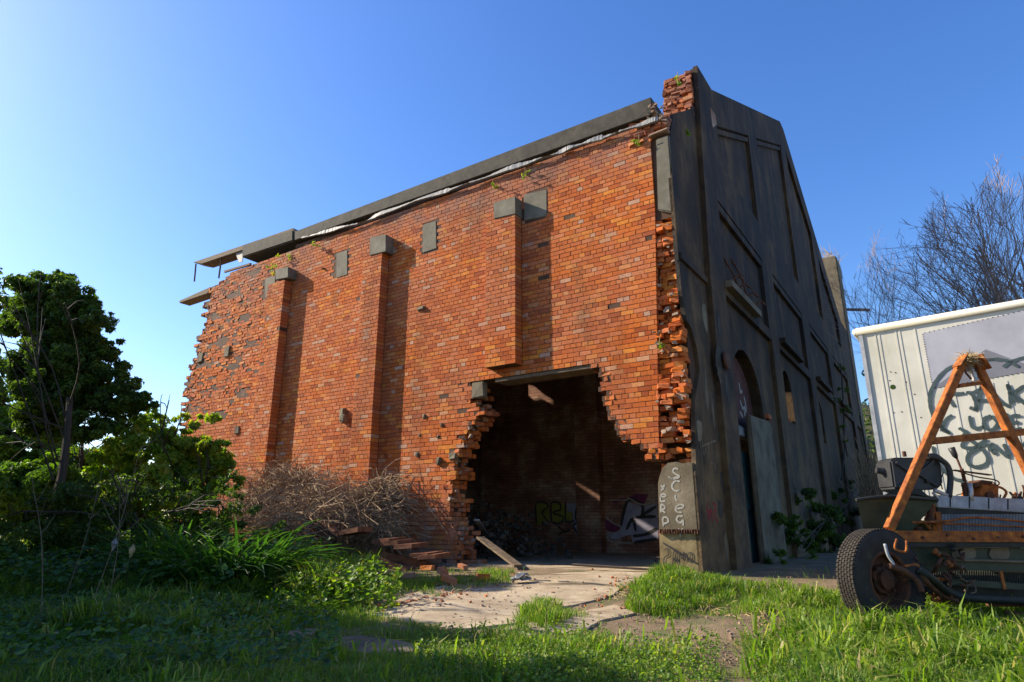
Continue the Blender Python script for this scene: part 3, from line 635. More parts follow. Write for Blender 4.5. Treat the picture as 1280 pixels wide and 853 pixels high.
# roof deck with a gap that lets one patch of sun onto the inner wall
sp, zp = (lambda p: ((p-C0).dot(U), p.z))(hit(670, 494, W(0, FARN, 0), N))
L = -SUN; k = (7.7-zp)/(-L.z); hp = hit(670, 494, W(0, FARN, 0), N) - L*k
hs, hn = (hp-C0).dot(U), (hp-C0).dot(N)
m = MB(); hole = [(hs-.42, hn-.16), (hs-.2, hn-.24), (hs-.05, hn-.13), (hs+.2, hn-.26), (hs+.4, hn-.18), (hs+.33, hn-.02), (hs+.42, hn+.12), (hs+.15, hn+.10), (hs+.05, hn+.22), (hs-.18, hn+.12), (hs-.36, hn+.14), (hs-.3, hn)]
hole2 = [(hs-1.6, hn-.05), (hs-1.1, hn-.1), (hs-1.2, hn+.05)]
m.prism([[(0.35, -0.42), (12.6, -0.42), (14.1, -3.0), (14.1, FARN-.2), (0.35, FARN-.2)], hole], lambda s, n, z: W(s, n, z), 7.66, 7.78)
m.build('roof_deck', M['weathered_wood'], B)
for s in (2.2, 4.6, 9.6, 12.0): m = MB(); mbox(m, s, s+.18, -0.5, FARN+.3, 7.3, 7.655); m.build('roof_beam', M['weathered_wood'], B)
m = MB(); m.prism([[(6.35, -0.3), (25.1, -0.3), (25.1, 8.1), (22.6, 9.2), (APR, 14.0), (6.35, 9.1)]], lambda r, z, q: W(q, -r, z), 13.6, 13.8); m.build('far_gable', M['inner_brick'], B)
m = MB(); m.hexa([W(.4, -6.3, 9.2), W(13.55, -6.3, 9.2), W(13.55, -APR, 14.1), W(.4, -APR, 14.1), W(.4, -6.3, 9.32), W(13.55, -6.3, 9.32), W(13.55, -APR, 14.22), W(.4, -APR, 14.22)])
m.hexa([W(.4, -APR-.01, 14.1), W(13.55, -APR-.01, 14.1), W(13.55, -25.2, 8.2), W(.4, -25.2, 8.2), W(.4, -APR-.01, 14.22), W(13.55, -APR-.01, 14.22), W(13.55, -25.2, 8.32), W(.4, -25.2, 8.32)])
m.build('main_roof', M['dark_concrete'], B)
# graffiti on the inner wall (traced to that wall's plane)
g = zoomed(580, 600, 5.12)
def ing(st, mat, wd, lift): 
    m = MB()
    for s_ in st: m.ribbon([hit(*g(v.x, v.y), W(0, FARN, 0), N) for v in catmull([Vector((a, b, 0)) for a, b in s_], 4)], wd, N, lift)
    m.build('graffiti', M[mat], fw)
def inpoly(polys, mat, d):
    m = MB()
    for P in polys:
        q = [(lambda p: ((p-C0).dot(U), p.z))(hit(*g(*p), W(0, FARN, 0), N)) for p in P]
        m.prism([q], lambda s, z, n: W(s, FARN+n, z), 0.001, d)
    m.build('graffiti', M[mat], fw)
inpoly([[(1000,330),(1040,140),(1150,170),(1235,150),(1245,380),(1080,400),(1070,350),(1000,370)], [(920,350),(1000,335),(1000,380),(940,380)]], 'spray_lilac', 0.004)
inpoly([[(940,130),(1050,115),(1100,90),(1180,95),(1150,155),(1040,130),(960,150)], [(900,250),(960,280),(1000,310),(960,340),(910,320)]], 'spray_plum', 0.005)
inpoly([[(465,150),(540,150),(550,280),(470,290)], [(560,150),(640,150),(690,200),(690,265),(570,270)]], 'spray_yellow', 0.004)
inpoly([[(660,150),(800,150),(810,200),(760,280),(800,290),(790,340),(720,345),(695,300),(700,210),(660,200)]], 'spray_lilac', 0.0055)
inpoly([[(825,240),(880,230),(870,320),(835,320)]], 'spray_red', 0.004)
ing([[(465,290),(460,160),(500,140),(540,170),(500,210),(550,280)], [(560,270),(560,150),(610,150),(620,190),(570,210),(640,240),(610,280),(560,270)], [(650,140),(655,265),(710,260)], [(800,150),(730,160),(720,260),(800,255)], [(725,205),(790,200)], [(700,300),(730,340),(780,335),(800,290),(760,270),(710,280),(700,300)], [(600,290),(640,330),(680,320),(600,350)]], 'spray_black', 0.05, 0.009)
ing([[(1000,320),(1050,130),(1140,160),(1140,230)], [(1040,320),(1080,250),(1100,330)], [(1090,240),(1230,235)], [(1080,360),(1160,350),(1235,310)], [(1230,170),(1120,240)], [(1090,400),(1235,380)]], 'spray_black', 0.08, 0.009)
ing([[(930,130),(1040,130),(1055,118),(1150,160),(1235,125)], [(920,350),(940,395),(1080,405)], [(900,230),(960,280),(1005,300),(985,335),(910,340)]], 'spray_white', 0.03, 0.012)
# ============================================================ GROUND
def ground_grid():
    xs = np.concatenate([[-400, -120, -50, -25], np.arange(-14, 12.01, 0.2), [16, 25, 50, 120, 400]])
    ys = np.concatenate([[-60, -10, 0, 2], np.arange(3.5, 16.01, 0.2), [20, 26, 40, 80, 200, 600]])
    V = [(x, y, gz(max(-14, min(12, x)), max(3.5, min(16, y)))-0.004) for y in ys for x in xs]
    nx = len(xs); Fc = [(j*nx+i, j*nx+i+1, (j+1)*nx+i+1, (j+1)*nx+i) for j in range(len(ys)-1) for i in range(nx-1)]
    o = np_mesh('ground', V, Fc, M['dirt'], None, smooth_=True); tag(o, kind='structure')
ground_grid()
m = MB(); mbox(m, 0.36, 14.0, 0.0, FARN+.01, -0.2, 0.012); fl = m.build('floor', M['floor_slab'], B)
def slab(px, name, lift, thick=0.08):
    P = [gp(x, y) for x, y in px]; Q = []
    for i in range(len(P)):                              # ragged outline
        a, b = P[i], P[(i+1) % len(P)]; k = max(1, int((b-a).length/0.14))
        for j in range(k): t = j/k; p = a.lerp(b, t); Q.append((p.x+random.uniform(-.025, .025), p.y+random.uniform(-.025, .025)))
    m = MB(); tri = tessellate_polygon([[Vector((a, b, 0)) for a, b in Q]]); n = len(Q)
    m.v = [(a, b, gz(a, b)+lift) for a, b in Q]+[(a, b, gz(a, b)+lift-thick) for a, b in Q]
    for t3 in tri: m.f.append(tuple(t3)); m.m.append(0)
    for i in range(n): m.f.append((i, (i+1) % n, n+(i+1) % n, n+i)); m.m.append(0)
    bm = bmesh.new(); 
    vs = [bm.verts.new(v) for v in m.v]
    for f in m.f:
        try: bm.faces.new([vs[i] for i in f])
        except ValueError: pass
    bmesh.ops.subdivide_edges(bm, edges=[e for e in bm.edges if e.calc_length() > .35], cuts=4, use_grid_fill=True)
    bmesh.ops.triangulate(bm, faces=bm.faces)
    for v in bm.verts: v.co.z = gz(v.co.x, v.co.y)+(lift if v.co.z > gz(v.co.x, v.co.y)-.03 else lift-thick)
    bm.verts.index_update(); m = MB(); m.v = [tuple(v.co) for v in bm.verts]; m.f = [tuple(v.index for v in f.verts) for f in bm.faces]; m.m = [0]*len(m.f); bm.free()
    o = m.build(name, M['floor_slab'] if name != 'grey_slab' else M['old_concrete']); tag(o, kind='structure'); return o, Q
SLABS = []
for px, nm in [([(448,757),(500,741),(560,731),(612,726),(650,726),(705,729),(778,736),(762,747),(722,757),(650,766),(662,779),(600,787),(560,788),(500,775)], 'concrete_slab'),
           ([(628,789),(700,770),(770,757),(792,764),(748,778),(716,796),(690,792)], 'concrete_slab'),
           ([(640,724),(700,718),(800,712),(832,720),(795,735),(712,728)], 'concrete_slab'),
           ([(575,800),(640,792),(690,800),(650,806)], 'concrete_slab'),
           ([(250,788),(300,786),(360,790),(400,787),(385,800),(300,798)], 'grey_slab'), ([(415,802),(450,796),(500,803),(535,816),(470,820),(425,814)], 'grey_slab')]:
    SLABS.append(slab(px, nm, 0.016)[1])
def inside(p, Q):
    c = False; n = len(Q)
    for i in range(n):
        (x1, y1), (x2, y2) = Q[i], Q[(i+1) % n]
        if (y1 > p[1]) != (y2 > p[1]) and p[0] < (x2-x1)*(p[1]-y1)/(y2-y1)+x1: c = not c
    return c
m = MB()
for k in range(700):                                     # gravel and crumbs on the bare ground
    x, y = random.uniform(560, 1010), random.uniform(722, 830)
    p = gp(x, y, .01); r = random.uniform(0.006, 0.022)*(1.6 if random.random() < .06 else 1)
    m.box(p, (r, r*.3, 0), (-r*.2, r, r*.1), (0, 0, r*.7), 0, r*.25)
tag(m.build('gravel', M['rubble'], None), 'small stones and crumbled brick scattered over bare dirt and slab', 'gravel', kind='stuff')
m = MB()
for k in range(240):                                     # leaf litter and brick crumbs along the threshold
    x, y = random.choice([(random.gauss(600, 40), random.uniform(690, 735)), (random.gauss(790, 30), random.gauss(735, 10)), (random.gauss(520, 40), random.gauss(745, 8))])
    p = gp(x, y, .015); r = random.uniform(0.008, 0.032)
    m.box(p, (r, r*.4, 0), (-r*.3, r*.8, r*.2), (r*.1, 0, r*.6), 0, r*.3)
tag(m.build('brick_rubble', M['brick'], None), 'loose brick crumbs lying at the foot of the broken opening', 'rubble', kind='stuff')
# ---- heap inside the opening and planks leaning out of it
m = MB()
for k in range(420):
    s = random.gauss(5.6, 1.0); n = -random.uniform(.9, 3.5); hmax = 1.1*math.exp(-((s-5.2)/1.1)**2); z = random.uniform(0, max(.08, hmax)); r = random.uniform(.03, .10)
    p = W(s, n, z+.02); m.box(p, (r, r*.5, 0), (-r*.4, r, 0), (0, r*.1, r*.8), 0, r*.3)
tag(m.build('rubbish_heap', M['dark_concrete'], None), 'dim heap of rubbish inside the building left of the hole', 'rubbish heap', kind='stuff')
for lab, a, b, wd, ht, mt in [('pale broken board slanting down from the left edge of the hole', (600,672), (648,708), .16, .04, 'weathered_wood'),
                  ('thin grey board standing against the left edge of the hole', (596,650), (622,690), .10, .03, 'lead'),
                  ('long plank lying flat on the floor just inside the hole', (715,706), (812,712), .12, .03, 'weathered_wood')]:
    p, q = gp(*a, .1), gp(*b, .05); 
    if 'flat' not in lab: p = hit(a[0], a[1], W(0, -0.15, 0), N); q = gp(*b, .06)
    m = MB(); m.bar(p, q, wd, ht); tag(m.build('plank', M[mt], None, bevel=.004), lab, 'plank', 'planks by the broken opening')
m = MB(); p = gp(652, 724, .05)
for k in range(7): q = p+Vector((random.uniform(-.12, .12), random.uniform(-.08, .08), random.uniform(0, .06))); m.box(q, (.12, .03, .02), (-.02, .07, .01), (0, 0, .02), 0, .03)
tag(m.build('plastic_scrap', M['lead'], None), 'crumpled white plastic scrap on the dirt by the slab', 'litter')
# ============================================================ BROKEN PALLET AND BRICKS AT THE WALL
g = zoomed(340, 560, 4.571)
def wp(x, y, n): return hit(*g(x, y), W(0, n, 0), N)
pal = empty('broken_pallet', gp(500, 712), 'broken red-brown timber pallet sloping down in front of the brush pile', 'pallet')
m = MB(); m.bar(wp(565, 592, 1.5), wp(885, 672, 1.3), .05, .11); m.build('stringer', M['red_wood'], pal, bevel=.004)
m = MB(); m.bar(wp(600, 640, 1.9), wp(860, 735, 1.7), .05, .11); m.build('stringer', M['red_wood'], pal, bevel=.004)
m = MB(); m.bar(wp(850, 650, 1.3), wp(1010, 705, 1.2), .05, .05); m.build('stringer', M['red_wood'], pal, bevel=.004)
for (x, y) in [(618, 548), (665, 560), (745, 580), (835, 632), (880, 640)]:
    a = wp(x-52, y+2, 1.62); b = wp(x+52, y-4, 1.55); m = MB(); d = (b-a); m.box(a, d, -N*0.42+Vector((0, 0, .02)), Vector((0, 0, .075)), 0, .004); m.build('slat', M['red_wood'], pal, bevel=.004)
pal2 = empty('broken_pallet', gp(395, 700), 'second broken pallet half buried in brush, higher up to the left', 'pallet')
for a, b in [((120, 465), (290, 545)), ((150, 425), (330, 520)), ((200, 400), (380, 490))]:
    m = MB(); m.bar(wp(*a, 1.9), wp(*b, 1.8), .05, .09); m.build('stringer', M['red_wood'], pal2, bevel=.004)
for a, b in [((365, 505), (490, 480)), ((205, 500), (280, 530)), ((310, 460), (300, 490))]:
    m = MB(); p, q = wp(*a, 1.85), wp(*b, 1.8); m.box(p, q-p, -N*.35, Vector((0, 0, .085)), 0, .004); m.build('slat', M['red_wood'], pal2, bevel=.004)
for i, (x, y, lab) in enumerate([(1010, 735, 'orange-brown brick lying nearest the slab below the pallet'), (930, 700, 'dark broken brick beside the lower end of the pallet'), (1120, 700, 'tilted brick at the foot of the broken jamb'), (1170, 745, 'half brick lying in weeds before the jamb'), (1060, 765, 'small brick piece on the edge of the slab'), (820, 745, 'mossy brick under the pallet end')]):
    p = gp(*g(x, y), .03); a = random.uniform(0, 3); m = MB(); m.box(p, Vector((math.cos(a), math.sin(a), random.uniform(-.3, .3)))*random.uniform(.14, .22), Vector((-math.sin(a), math.cos(a), 0))*.10, (0, .01, .075), 0, .008)
    tag(m.build('fallen_brick', M['brick'], None, bevel=.006), lab, 'brick', 'bricks fallen below the hole')
# ============================================================ BOX TRAILER
UT = Vector((0.79, -0.613, 0)).normalized()               # along the side, towards the camera
NT_ = Vector((-UT.y, UT.x, 0)); NT_ = NT_ if NT_.y < 0 else -NT_
T0 = at(1073, 415, 8.7); T0 = Vector((T0.x, T0.y, 0))
def tr(x, y, off=0.0): return hit(x, y, T0+NT_*off, NT_)
def tpx(x, y, off=0.0):
    p = tr(x, y, off); return (p-T0).dot(UT), p.z
TR = empty('box_trailer', T0, 'cream box trailer with spray-painted words on its ribbed side', 'trailer')
tt = tpx(1073, 415)[1]; sl = (tpx(1280, 379)[1]-tt)/tpx(1280, 379)[0]; zb = tpx(1100, 622)[1]
print('trailer top', tt, 'slope', sl, 'bottom', zb, 'len', tpx(1280, 379)[0])
tfn = lambda u, z, n: T0+UT*u+NT_*n+Vector((0, 0, z+sl*u))
LEN = 5.4; TT_ = tt; BOT = min(zb, 0.75)
m = MB(); m.hexa([tfn(0, BOT, 0), tfn(LEN, BOT, 0), tfn(LEN, BOT, -2.3), tfn(0, BOT, -2.3), tfn(0, TT_, 0), tfn(LEN, TT_, 0), tfn(LEN, TT_, -2.3), tfn(0, TT_, -2.3)])
m.build('body', M['trailer_white'], TR, bevel=.01)
m = MB(); m.tube([tfn(-.03, TT_+.0, .0), tfn(LEN+.02, TT_, .0)], .055, 10); m.tube([tfn(-.03, TT_, 0), tfn(-.03, TT_, -2.3)], .055, 8); m.build('roof_rail', M['trailer_white'], TR, smooth_=True)
m = MB(); m.bar(tfn(.02, BOT, .006), tfn(.02, TT_-.05, .006), .05, .03, NT_); m.build('corner_post', M['grey_metal'], TR)
u = .20
ribs = [tpx(x, 500)[0] for x in (1106, 1111, 1133, 1138, 1158)]+[tpx(x, 560)[0] for x in (1205, 1232, 1256, 1275)]
pl, prr = tpx(1152, 415)[0], LEN
for u in ribs:
    zt = TT_-.1 if u < pl-0.02 else tpx(1170, 488)[1]-0.02
    m = MB(); m.box(tfn(u, BOT+.02, .001), UT*.020, NT_*.005, Vector((0, 0, zt-BOT))); m.build('rib', M['trailer_white'], TR)
m = MB(); u = tpx(1256, 640)[0]; 0 and m.bar(tfn(u+.05, BOT, .013), tfn(u-.25*0, tpx(1170, 488)[1], .013), .03, .01, NT_); pass
# riveted grey patch panel, creased across like an envelope, the lower facet's shading painted in
q = {k: tpx(*v) for k, v in dict(tl=(1153, 417), tr=(1290, 386), bl=(1166, 486), br=(1300, 462), c=(1232, 437)).items()}
def pf(k, n): u, z = q[k]; return T0+UT*u+NT_*n+Vector((0, 0, z))
for a, b, mt in (('tl', 'tr', 'panel_grey'), ('tr', 'br', 'panel_grey'), ('br', 'bl', 'panel_shaded'), ('bl', 'tl', 'panel_grey')):
    m = MB(); m.add([pf(a, .004), pf(b, .004), pf('c', .010), pf(a, -.004), pf(b, -.004), pf('c', .0)], [(0, 1, 2), (3, 5, 4), (0, 3, 4, 1), (1, 4, 5, 2), (2, 5, 3, 0)]); m.build('patch_panel', M[mt], TR)
m = MB()
for a, b in (('tl', 'tr'), ('bl', 'br'), ('tl', 'bl')):
    for k in range(22):
        p = pf(a, .004).lerp(pf(b, .004), (k+.5)/22); m.lathe([(.007, 0), (.006, .004), (0, .006)], p, NT_, 6)
for x, y in [(1113,465),(1119,466),(1112,476),(1131,482),(1132,487),(1133,478),(1143,493),(1151,522),(1117,516),(1127,515),(1137,515),(1155,545)]:
    m.lathe([(.009, 0), (.008, .004), (0, .006)], tr(x, y, .001), NT_, 6)
m.build('rivets', M['dark_rust'], TR)
m = MB(); m.lathe([(0, .004), (.03, .004), (.035, .001)], tr(1116, 484), NT_, 10); m.build('punched_hole', M['leaf_mid'], TR)
g = zoomed(1020, 360, 3.281); m = MB()
STR = [[(610,310),(545,330),(495,380),(468,440),(475,510),(510,565),(550,600)], [(700,296),(740,294),(790,302),(832,326)], [(768,326),(800,305),(850,288),(900,280)],
    [(520,440),(570,436),(610,432)], [(530,445),(555,470),(570,490)], [(515,590),(530,545),(560,522)], [(510,570),(548,598)],
    [(615,430),(650,428),(700,400)], [(640,432),(655,470),(655,505)], [(630,490),(660,498),(672,440),(685,400),(720,470),(745,495)], [(660,465),(710,462)],
    [(735,490),(715,440),(705,395)], [(712,420),(760,470),(800,490)], [(800,480),(795,430),(785,395)], [(785,395),(820,470)], [(860,400),(815,435),(850,470),(900,500)],
    [(630,525),(645,575),(690,570)], [(720,525),(690,540),(695,575),(725,582),(745,555),(720,525)], [(745,520),(765,578),(785,515)], [(840,525),(803,530),(805,580),(845,576)], [(803,555),(835,551)], [(900,520),(870,530),(890,560),(870,590),(845,585)],
    [(585,575),(620,600),(600,650),(650,655),(700,620)], [(700,640),(630,680),(625,720),(660,735),(705,715),(690,670),(640,630),(600,600)], [(700,640),(735,685)], [(735,685),(720,640),(780,690),(795,690)], [(795,690),(770,640)], [(800,600),(815,640),(860,715)], [(830,640),(870,655)], [(880,600),(850,650)],
    [(480,650),(500,720),(560,780),(610,790)]]
for st in STR:
    m.ribbon([tr(*g(v.x, v.y), .0) for v in catmull([Vector((a, b, 0)) for a, b in st], 6)], .042, NT_, .012)
m.build('graffiti', M['spray_dark'], TR)
for u in (0.9, 4.2):
    for v in (-.15, -2.1):
        p = tfn(u, 0, v); p.z = gz(p.x, p.y)+.4; m = MB(); m.lathe([(.15, -.1), (.36, -.1), (.41, -.06), (.41, .06), (.36, .1), (.15, .1), (.15, -.1)], p, NT_, 24); m.build('wheel', M['tyre'], TR)
m = MB(); m.bar(tfn(.1, BOT-.12, -.6), tfn(LEN-.1, BOT-.12, -.6), .1, .2); m.bar(tfn(.1, BOT-.12, -1.7), tfn(LEN-.1, BOT-.12, -1.7), .1, .2); m.build('chassis_rail', M['chassis_black'], TR)
# ============================================================ WRECKED TRUCK FRONT
A = Vector((0.995, 0.09, 0)).normalized(); Bk = Vector((-0.09, 0.995, 0)).normalized(); Fr = -Bk
K0 = at(1105, 668, 6.6); K0 = Vector((K0.x, K0.y, 0))
def tk(x, y, off=0.0): return hit(x, y, K0+Bk*off, Fr)     # pixel to a plane 'off' metres behind the front bar
TK = empty('wrecked_truck', K0, 'stripped rusty truck chassis with an orange A-frame, resting in long grass', 'truck')
def part(name, mb, mat, parent=TK, **kw): return mb.build(name, M[mat], parent, **kw)
# wheel
wc = at(1101, 718, 6.55); ax = Vector((0.36, -0.93, 0.03)).normalized(); R = 0.465; wz = gz(wc.x, wc.y)
wc.z = wz+R-.055
wb = empty('wheel', wc); wb.parent = TK; wb.location = wc-TK.location
def wl(mb, prof, mi=0, n=48): mb.lathe([(a_*.885, b_*.78) for a_, b_ in prof], wc, ax, n, mi)
m = MB(); wl(m, [(.27, -.10), (.30, -.125), (.42, -.15), (.49, -.14), (.515, -.12), (.522, -.06), (.525, 0), (.522, .06), (.515, .12), (.49, .14), (.42, .15), (.34, .135), (.29, .12), (.275, .09)], n=64)
ty = part('tyre', m, 'tyre', wb, smooth_=False)
m = MB(); x_ = ax.orthogonal().normalized(); y_ = ax.cross(x_)
for k in range(72):                                      # tread blocks in zig-zag rows
    for j, h in enumerate((-.105, -.063, -.021, .021, .063, .105)):
        a = 2*math.pi*(k+.5*(j % 2))/72; ca, sa = math.cos(a), math.sin(a); rd = x_*ca+y_*sa; tg = -x_*sa+y_*ca
        m.box(wc+rd*.459+tg*(-.015)+ax*(h*.78-.012), tg*.030, ax*.023, rd*.014)
part('tread', m, 'tyre', wb)
m = MB(); wl(m, [(.285, .10), (.30, .125), (.285, .135), (.265, .12), (.255, .04), (.24, -.02), (.16, -.03), (.14, .02), (.10, .03), (.10, .09), (.0, .10)], n=40)
for k in range(8): a = 2*math.pi*k/8; m.lathe([(.014, 0), (.014, .03), (0, .03)], wc+(x_*math.cos(a)+y_*math.sin(a))*.135+ax*.02, ax, 6)
part('rim', m, 'dark_rust', wb)
# front bar: angle iron with a lit top flange
m = MB(); a, b = tk(1106, 671), tk(1300, 671.5); d = (b-a).normalized()
m.bar(a, a+d*2.6, .012, .10); m.bar(a+Bk*.05+Vector((0, 0, .05)), a+d*2.6+Bk*.05+Vector((0, 0, .05)), .12, .012)
part('front_bar', m, 'rust', bevel=.002)
for k in range(9):
    m = MB(); m.lathe([(0, 0), (.016, 0), (.016, .014), (0, .016)], a+d*(.12+k*.27)-Bk*.006+Vector((0, 0, random.uniform(-.02, .02))), Fr, 6); part('bolt', m, 'dark_rust')
F0, F1 = a, a+d*2.6
m = MB(); m.bar(F0+Vector((0, 0, -.078))+Bk*.06, F1+Vector((0, 0, -.078))+Bk*.06, .10, .05); part('shadow_beam', m, 'chassis_black', bevel=.01)  # black bar standing in for the strip of shadow below the front bar
# A-frame
ap = tk(1211, 447, .10)
def sq(a, b, w=.078, up=None): m = MB(); m.bar(a, b, w, w, up or Bk); return m
legL = tk(1111, 662, .02); legR = tk(1312, 645, .05)
part('frame_leg', sq(legL, tk(1204, 450, .10)), 'rust', bevel=.004)
part('frame_leg', sq(tk(1218, 450, .10), legR), 'rust', bevel=.004)
part('crossbar', sq(tk(1163, 552, .06), tk(1283, 540, .08), .07), 'rust', bevel=.004)
part('crossbar', sq(tk(1197, 483, .09), tk(1232, 478, .09), .04), 'rust', bevel=.003)
m = MB(); m.bar(tk(1196, 458, .02), tk(1205, 444, .02), .012, .13, Fr); part('gusset', m, 'rust', bevel=.002); m = MB(); m.bar(tk(1222, 444, .02), tk(1234, 462, .02), .012, .13, Fr); part('gusset', m, 'rust', bevel=.002)
m = MB(); m.bar(tk(1212, 445, .12), tk(1214, 466, .10), .05, .09); m.lathe([(.028, 0), (.028, .10), (.034, .11), (.034, .13), (0, .13)], tk(1216, 462, .1), (0.05, 0, -1), 12); part('shackle', m, 'bare_metal', bevel=.003)
m = MB(); m.tube([tk(1205, 452, .1), tk(1207, 466, .06), tk(1214, 474, .06)], .012, 6); m.tube([tk(1222, 452, .1), tk(1220, 464, .06)], .012, 6); part('hook', m, 'dark_rust')
# corner bracket and shock arms
m = MB(); m.hexa([tk(1104, 684, 0), tk(1126, 690, 0), tk(1130, 672, 0), tk(1106, 664, 0), tk(1104, 684, .14), tk(1126, 690, .14), tk(1130, 672, .14), tk(1106, 664, .14)]); m.bar(tk(1105, 664, -.01), tk(1132, 678, -.01), .01, .07, Fr); part('corner_bracket', m, 'dark_rust', bevel=.004)
for P, r, mt, nm in [([(1106, 680), (1110, 694), (1117, 706), (1113, 710)], .016, 'grey_metal', 'brake_pipe'), ([(1121, 674), (1119, 686), (1132, 690), (1133, 676)], .012, 'rust', 'u_bolt'),
        ([(1111, 708), (1130, 714), (1147, 727), (1152, 740)], .032, 'dark_rust', 'steering_arm'), ([(1131, 708), (1145, 706), (1151, 712)], .012, 'rust', 'link_rod'),
        ([(1150, 712), (1160, 730), (1178, 744), (1197, 752)], .030, 'dark_rust', 'drag_link'), ([(1178, 718), (1188, 729), (1186, 737)], .012, 'dark_rust', 'short_pipe'),
        ([(1147, 712), (1165, 724), (1185, 740), (1215, 748), (1300, 752)], .045, 'chassis_black', 'axle_beam')]:
    m = MB(); m.tube(catmull([tk(x, y, -.30 if x < 1170 else -.05) for x, y in P], 4), r*.9, 8); part(nm, m, mt, smooth_=True)
for k in range(34):                                      # tangle of pipes, rods and fittings between wheel and panel
    x, y = random.uniform(1122, 1205), random.uniform(683, 748); y = min(y, 700+(x-1122)*.62+14) if x < 1190 else y
    if random.random() < .3:
        m = MB(); m.lathe([(0, 0), (.03, 0), (.035, .02), (.022, .04), (.022, .07), (0, .07)], tk(x, y, .0), (random.gauss(0, 1), -1, random.gauss(0, 1)), 9); part('fitting', m, random.choice(['dark_rust', 'dark_rust', 'rust', 'chassis_black']))
    else:
        m = MB(); P = [(x, y)]
        for j in range(3): P.append((P[-1][0]+random.uniform(-8, 14), P[-1][1]+random.uniform(-4, 11)))
        m.tube(catmull([tk(a_, b_, random.uniform(-.08, .1)) for a_, b_ in P], 4), random.choice([.006, .010, .016]), 6); part('pipe', m, random.choice(['dark_rust', 'dark_rust', 'rust', 'chassis_black', 'weathered_wood']))
# leaf spring stack
for k in range(5):
    m = MB(); P = catmull([tk(1140-k*-6, 716+k*4, .12), tk(1175, 738+k*3, .12), tk(1225-k*8, 752+k*1, .12)], 4)
    for p0, p1 in zip(P, P[1:]): m.bar(p0, p1, .07, .012)
    part('spring_leaf', m, 'dark_rust')
# front panel with the twin recesses, grille and lower beam
m = MB(); z1 = [(1128, 684), (1300, 686), (1300, 716), (1215, 713), (1150, 716), (1128, 708)]
def pk(P, a, b, mb=None):
    mb = mb or MB(); n = len(P); va = [tk(x, y, a) for x, y in P]; vb = [v+Bk*(b-a) for v in va]
    mb.add(va+vb, [tuple(range(n)), tuple(range(2*n-1, n-1, -1))]+[(i, (i+1) % n, n+(i+1) % n, n+i) for i in range(n)]); return mb
part('front_panel', pk(z1, .10, .16), 'army_green', bevel=.006)
for x0, x1 in ((1190, 1220), (1237, 1262)):
    m = MB(); P = [(x0+2, 686), (x1-2, 685), (x1, 690), (x1, 696), (x1-3, 699), (x0+3, 699), (x0, 695), (x0, 690)]; pk(P, .085, .099, m); part('worn_lamp_recess', m, 'old_concrete')
m = MB(); m.tube([tk(1180, 700, .07), tk(1230, 701, .07), tk(1300, 703, .07)], .014, 6); part('trim_rail', m, 'old_concrete')
part('grille_back', pk([(1160, 714), (1300, 716), (1300, 748), (1165, 742)], .22, .26), 'chassis_black')
m = MB()
for k in range(46): x = 1168+k*2.9; m.bar(tk(x, 712, .20), tk(x-2, 733, .20), .006, .01)
tag(part('grille_fins', m, 'chassis_black'), kind='stuff')
m = MB(); m.bar(tk(1186, 728, .08), tk(1300, 735, .08), .05, .06); part('lower_beam', m, 'army_green', bevel=.006)
m = MB(); m.bar(tk(1234, 755, .02), tk(1300, 756, .02), .05, .045); part('tow_bar', m, 'dark_rust', bevel=.004)
m = MB(); m.bar(tk(1256, 766, .0), tk(1300, 768, .0), .04, .03); part('tow_bar', m, 'dark_rust', bevel=.004)
m = MB(); m.bar(tk(1251, 714, .05), tk(1256, 737, .05), .012, .03); part('hanging_strap', m, 'rust')
# radiator
rad = MB(); pk([(1172, 634), (1300, 642), (1300, 668), (1172, 668)], .30, .38, rad); ra = part('radiator', rad, 'chassis_black')
m = MB(); pk([(1172, 622), (1178, 619), (1300, 625), (1300, 642), (1172, 634)], .28, .42, m); part('header_tank', m, 'grey_metal', ra, bevel=.008)
m = MB()
for k in range(5): x = 1188+k*24; m.bar(tk(x, 620+k*1.1, .275), tk(x, 634+k*1.1, .275), .008, .008)
part('tank_strap', m, 'chassis_black', ra)
m = MB()
for k in range(70): x = 1174+k*1.85; m.bar(tk(x, 643, .292), tk(x, 667, .292), .0035, .006)
tag(part('fins', m, 'grey_metal', ra), kind='stuff')
m = MB(); m.tube(catmull([tk(1140, 653, .2), tk(1180, 652, .2), tk(1222, 647, .2), tk(1300, 655, .2)], 4), .012, 6); part('stay_rod', m, 'rust')
m = MB(); m.tube(catmull([tk(1168, 654, .22), tk(1240, 657, .2), tk(1300, 660, .22)], 4), .010, 6); part('stay_rod', m, 'rust')
part('radiator_frame', pk([(1170, 640), (1176, 640), (1179, 668), (1172, 668)], .26, .32), 'rust')
# mudguard
m = MB(); tp = [(1070, 624), (1085, 622), (1110, 620.5), (1135, 621), (1172, 624)]; bt = [(1080, 664), (1090, 664), (1106, 664), (1120, 664), (1140, 664)]
TP = [tk(x, y, .15) for x, y in tp]; BT = [tk(x, y, .22) for x, y in bt]; k = len(TP); TB = [p+Bk*.5+A*.32 for p in TP]
m.add(TP+BT+TB, [(i, i+1, k+i+1, k+i) for i in range(k-1)]+[(i, i+1, 2*k+i+1, 2*k+i) for i in range(k-1)])
part('mudguard', m, 'army_green')
m = MB(); m.tube(catmull([tk(1070, 625, .14), tk(1110, 621, .13), tk(1172, 625, .14)], 4), .018, 6); part('mudguard_rim', m, 'chassis_black')
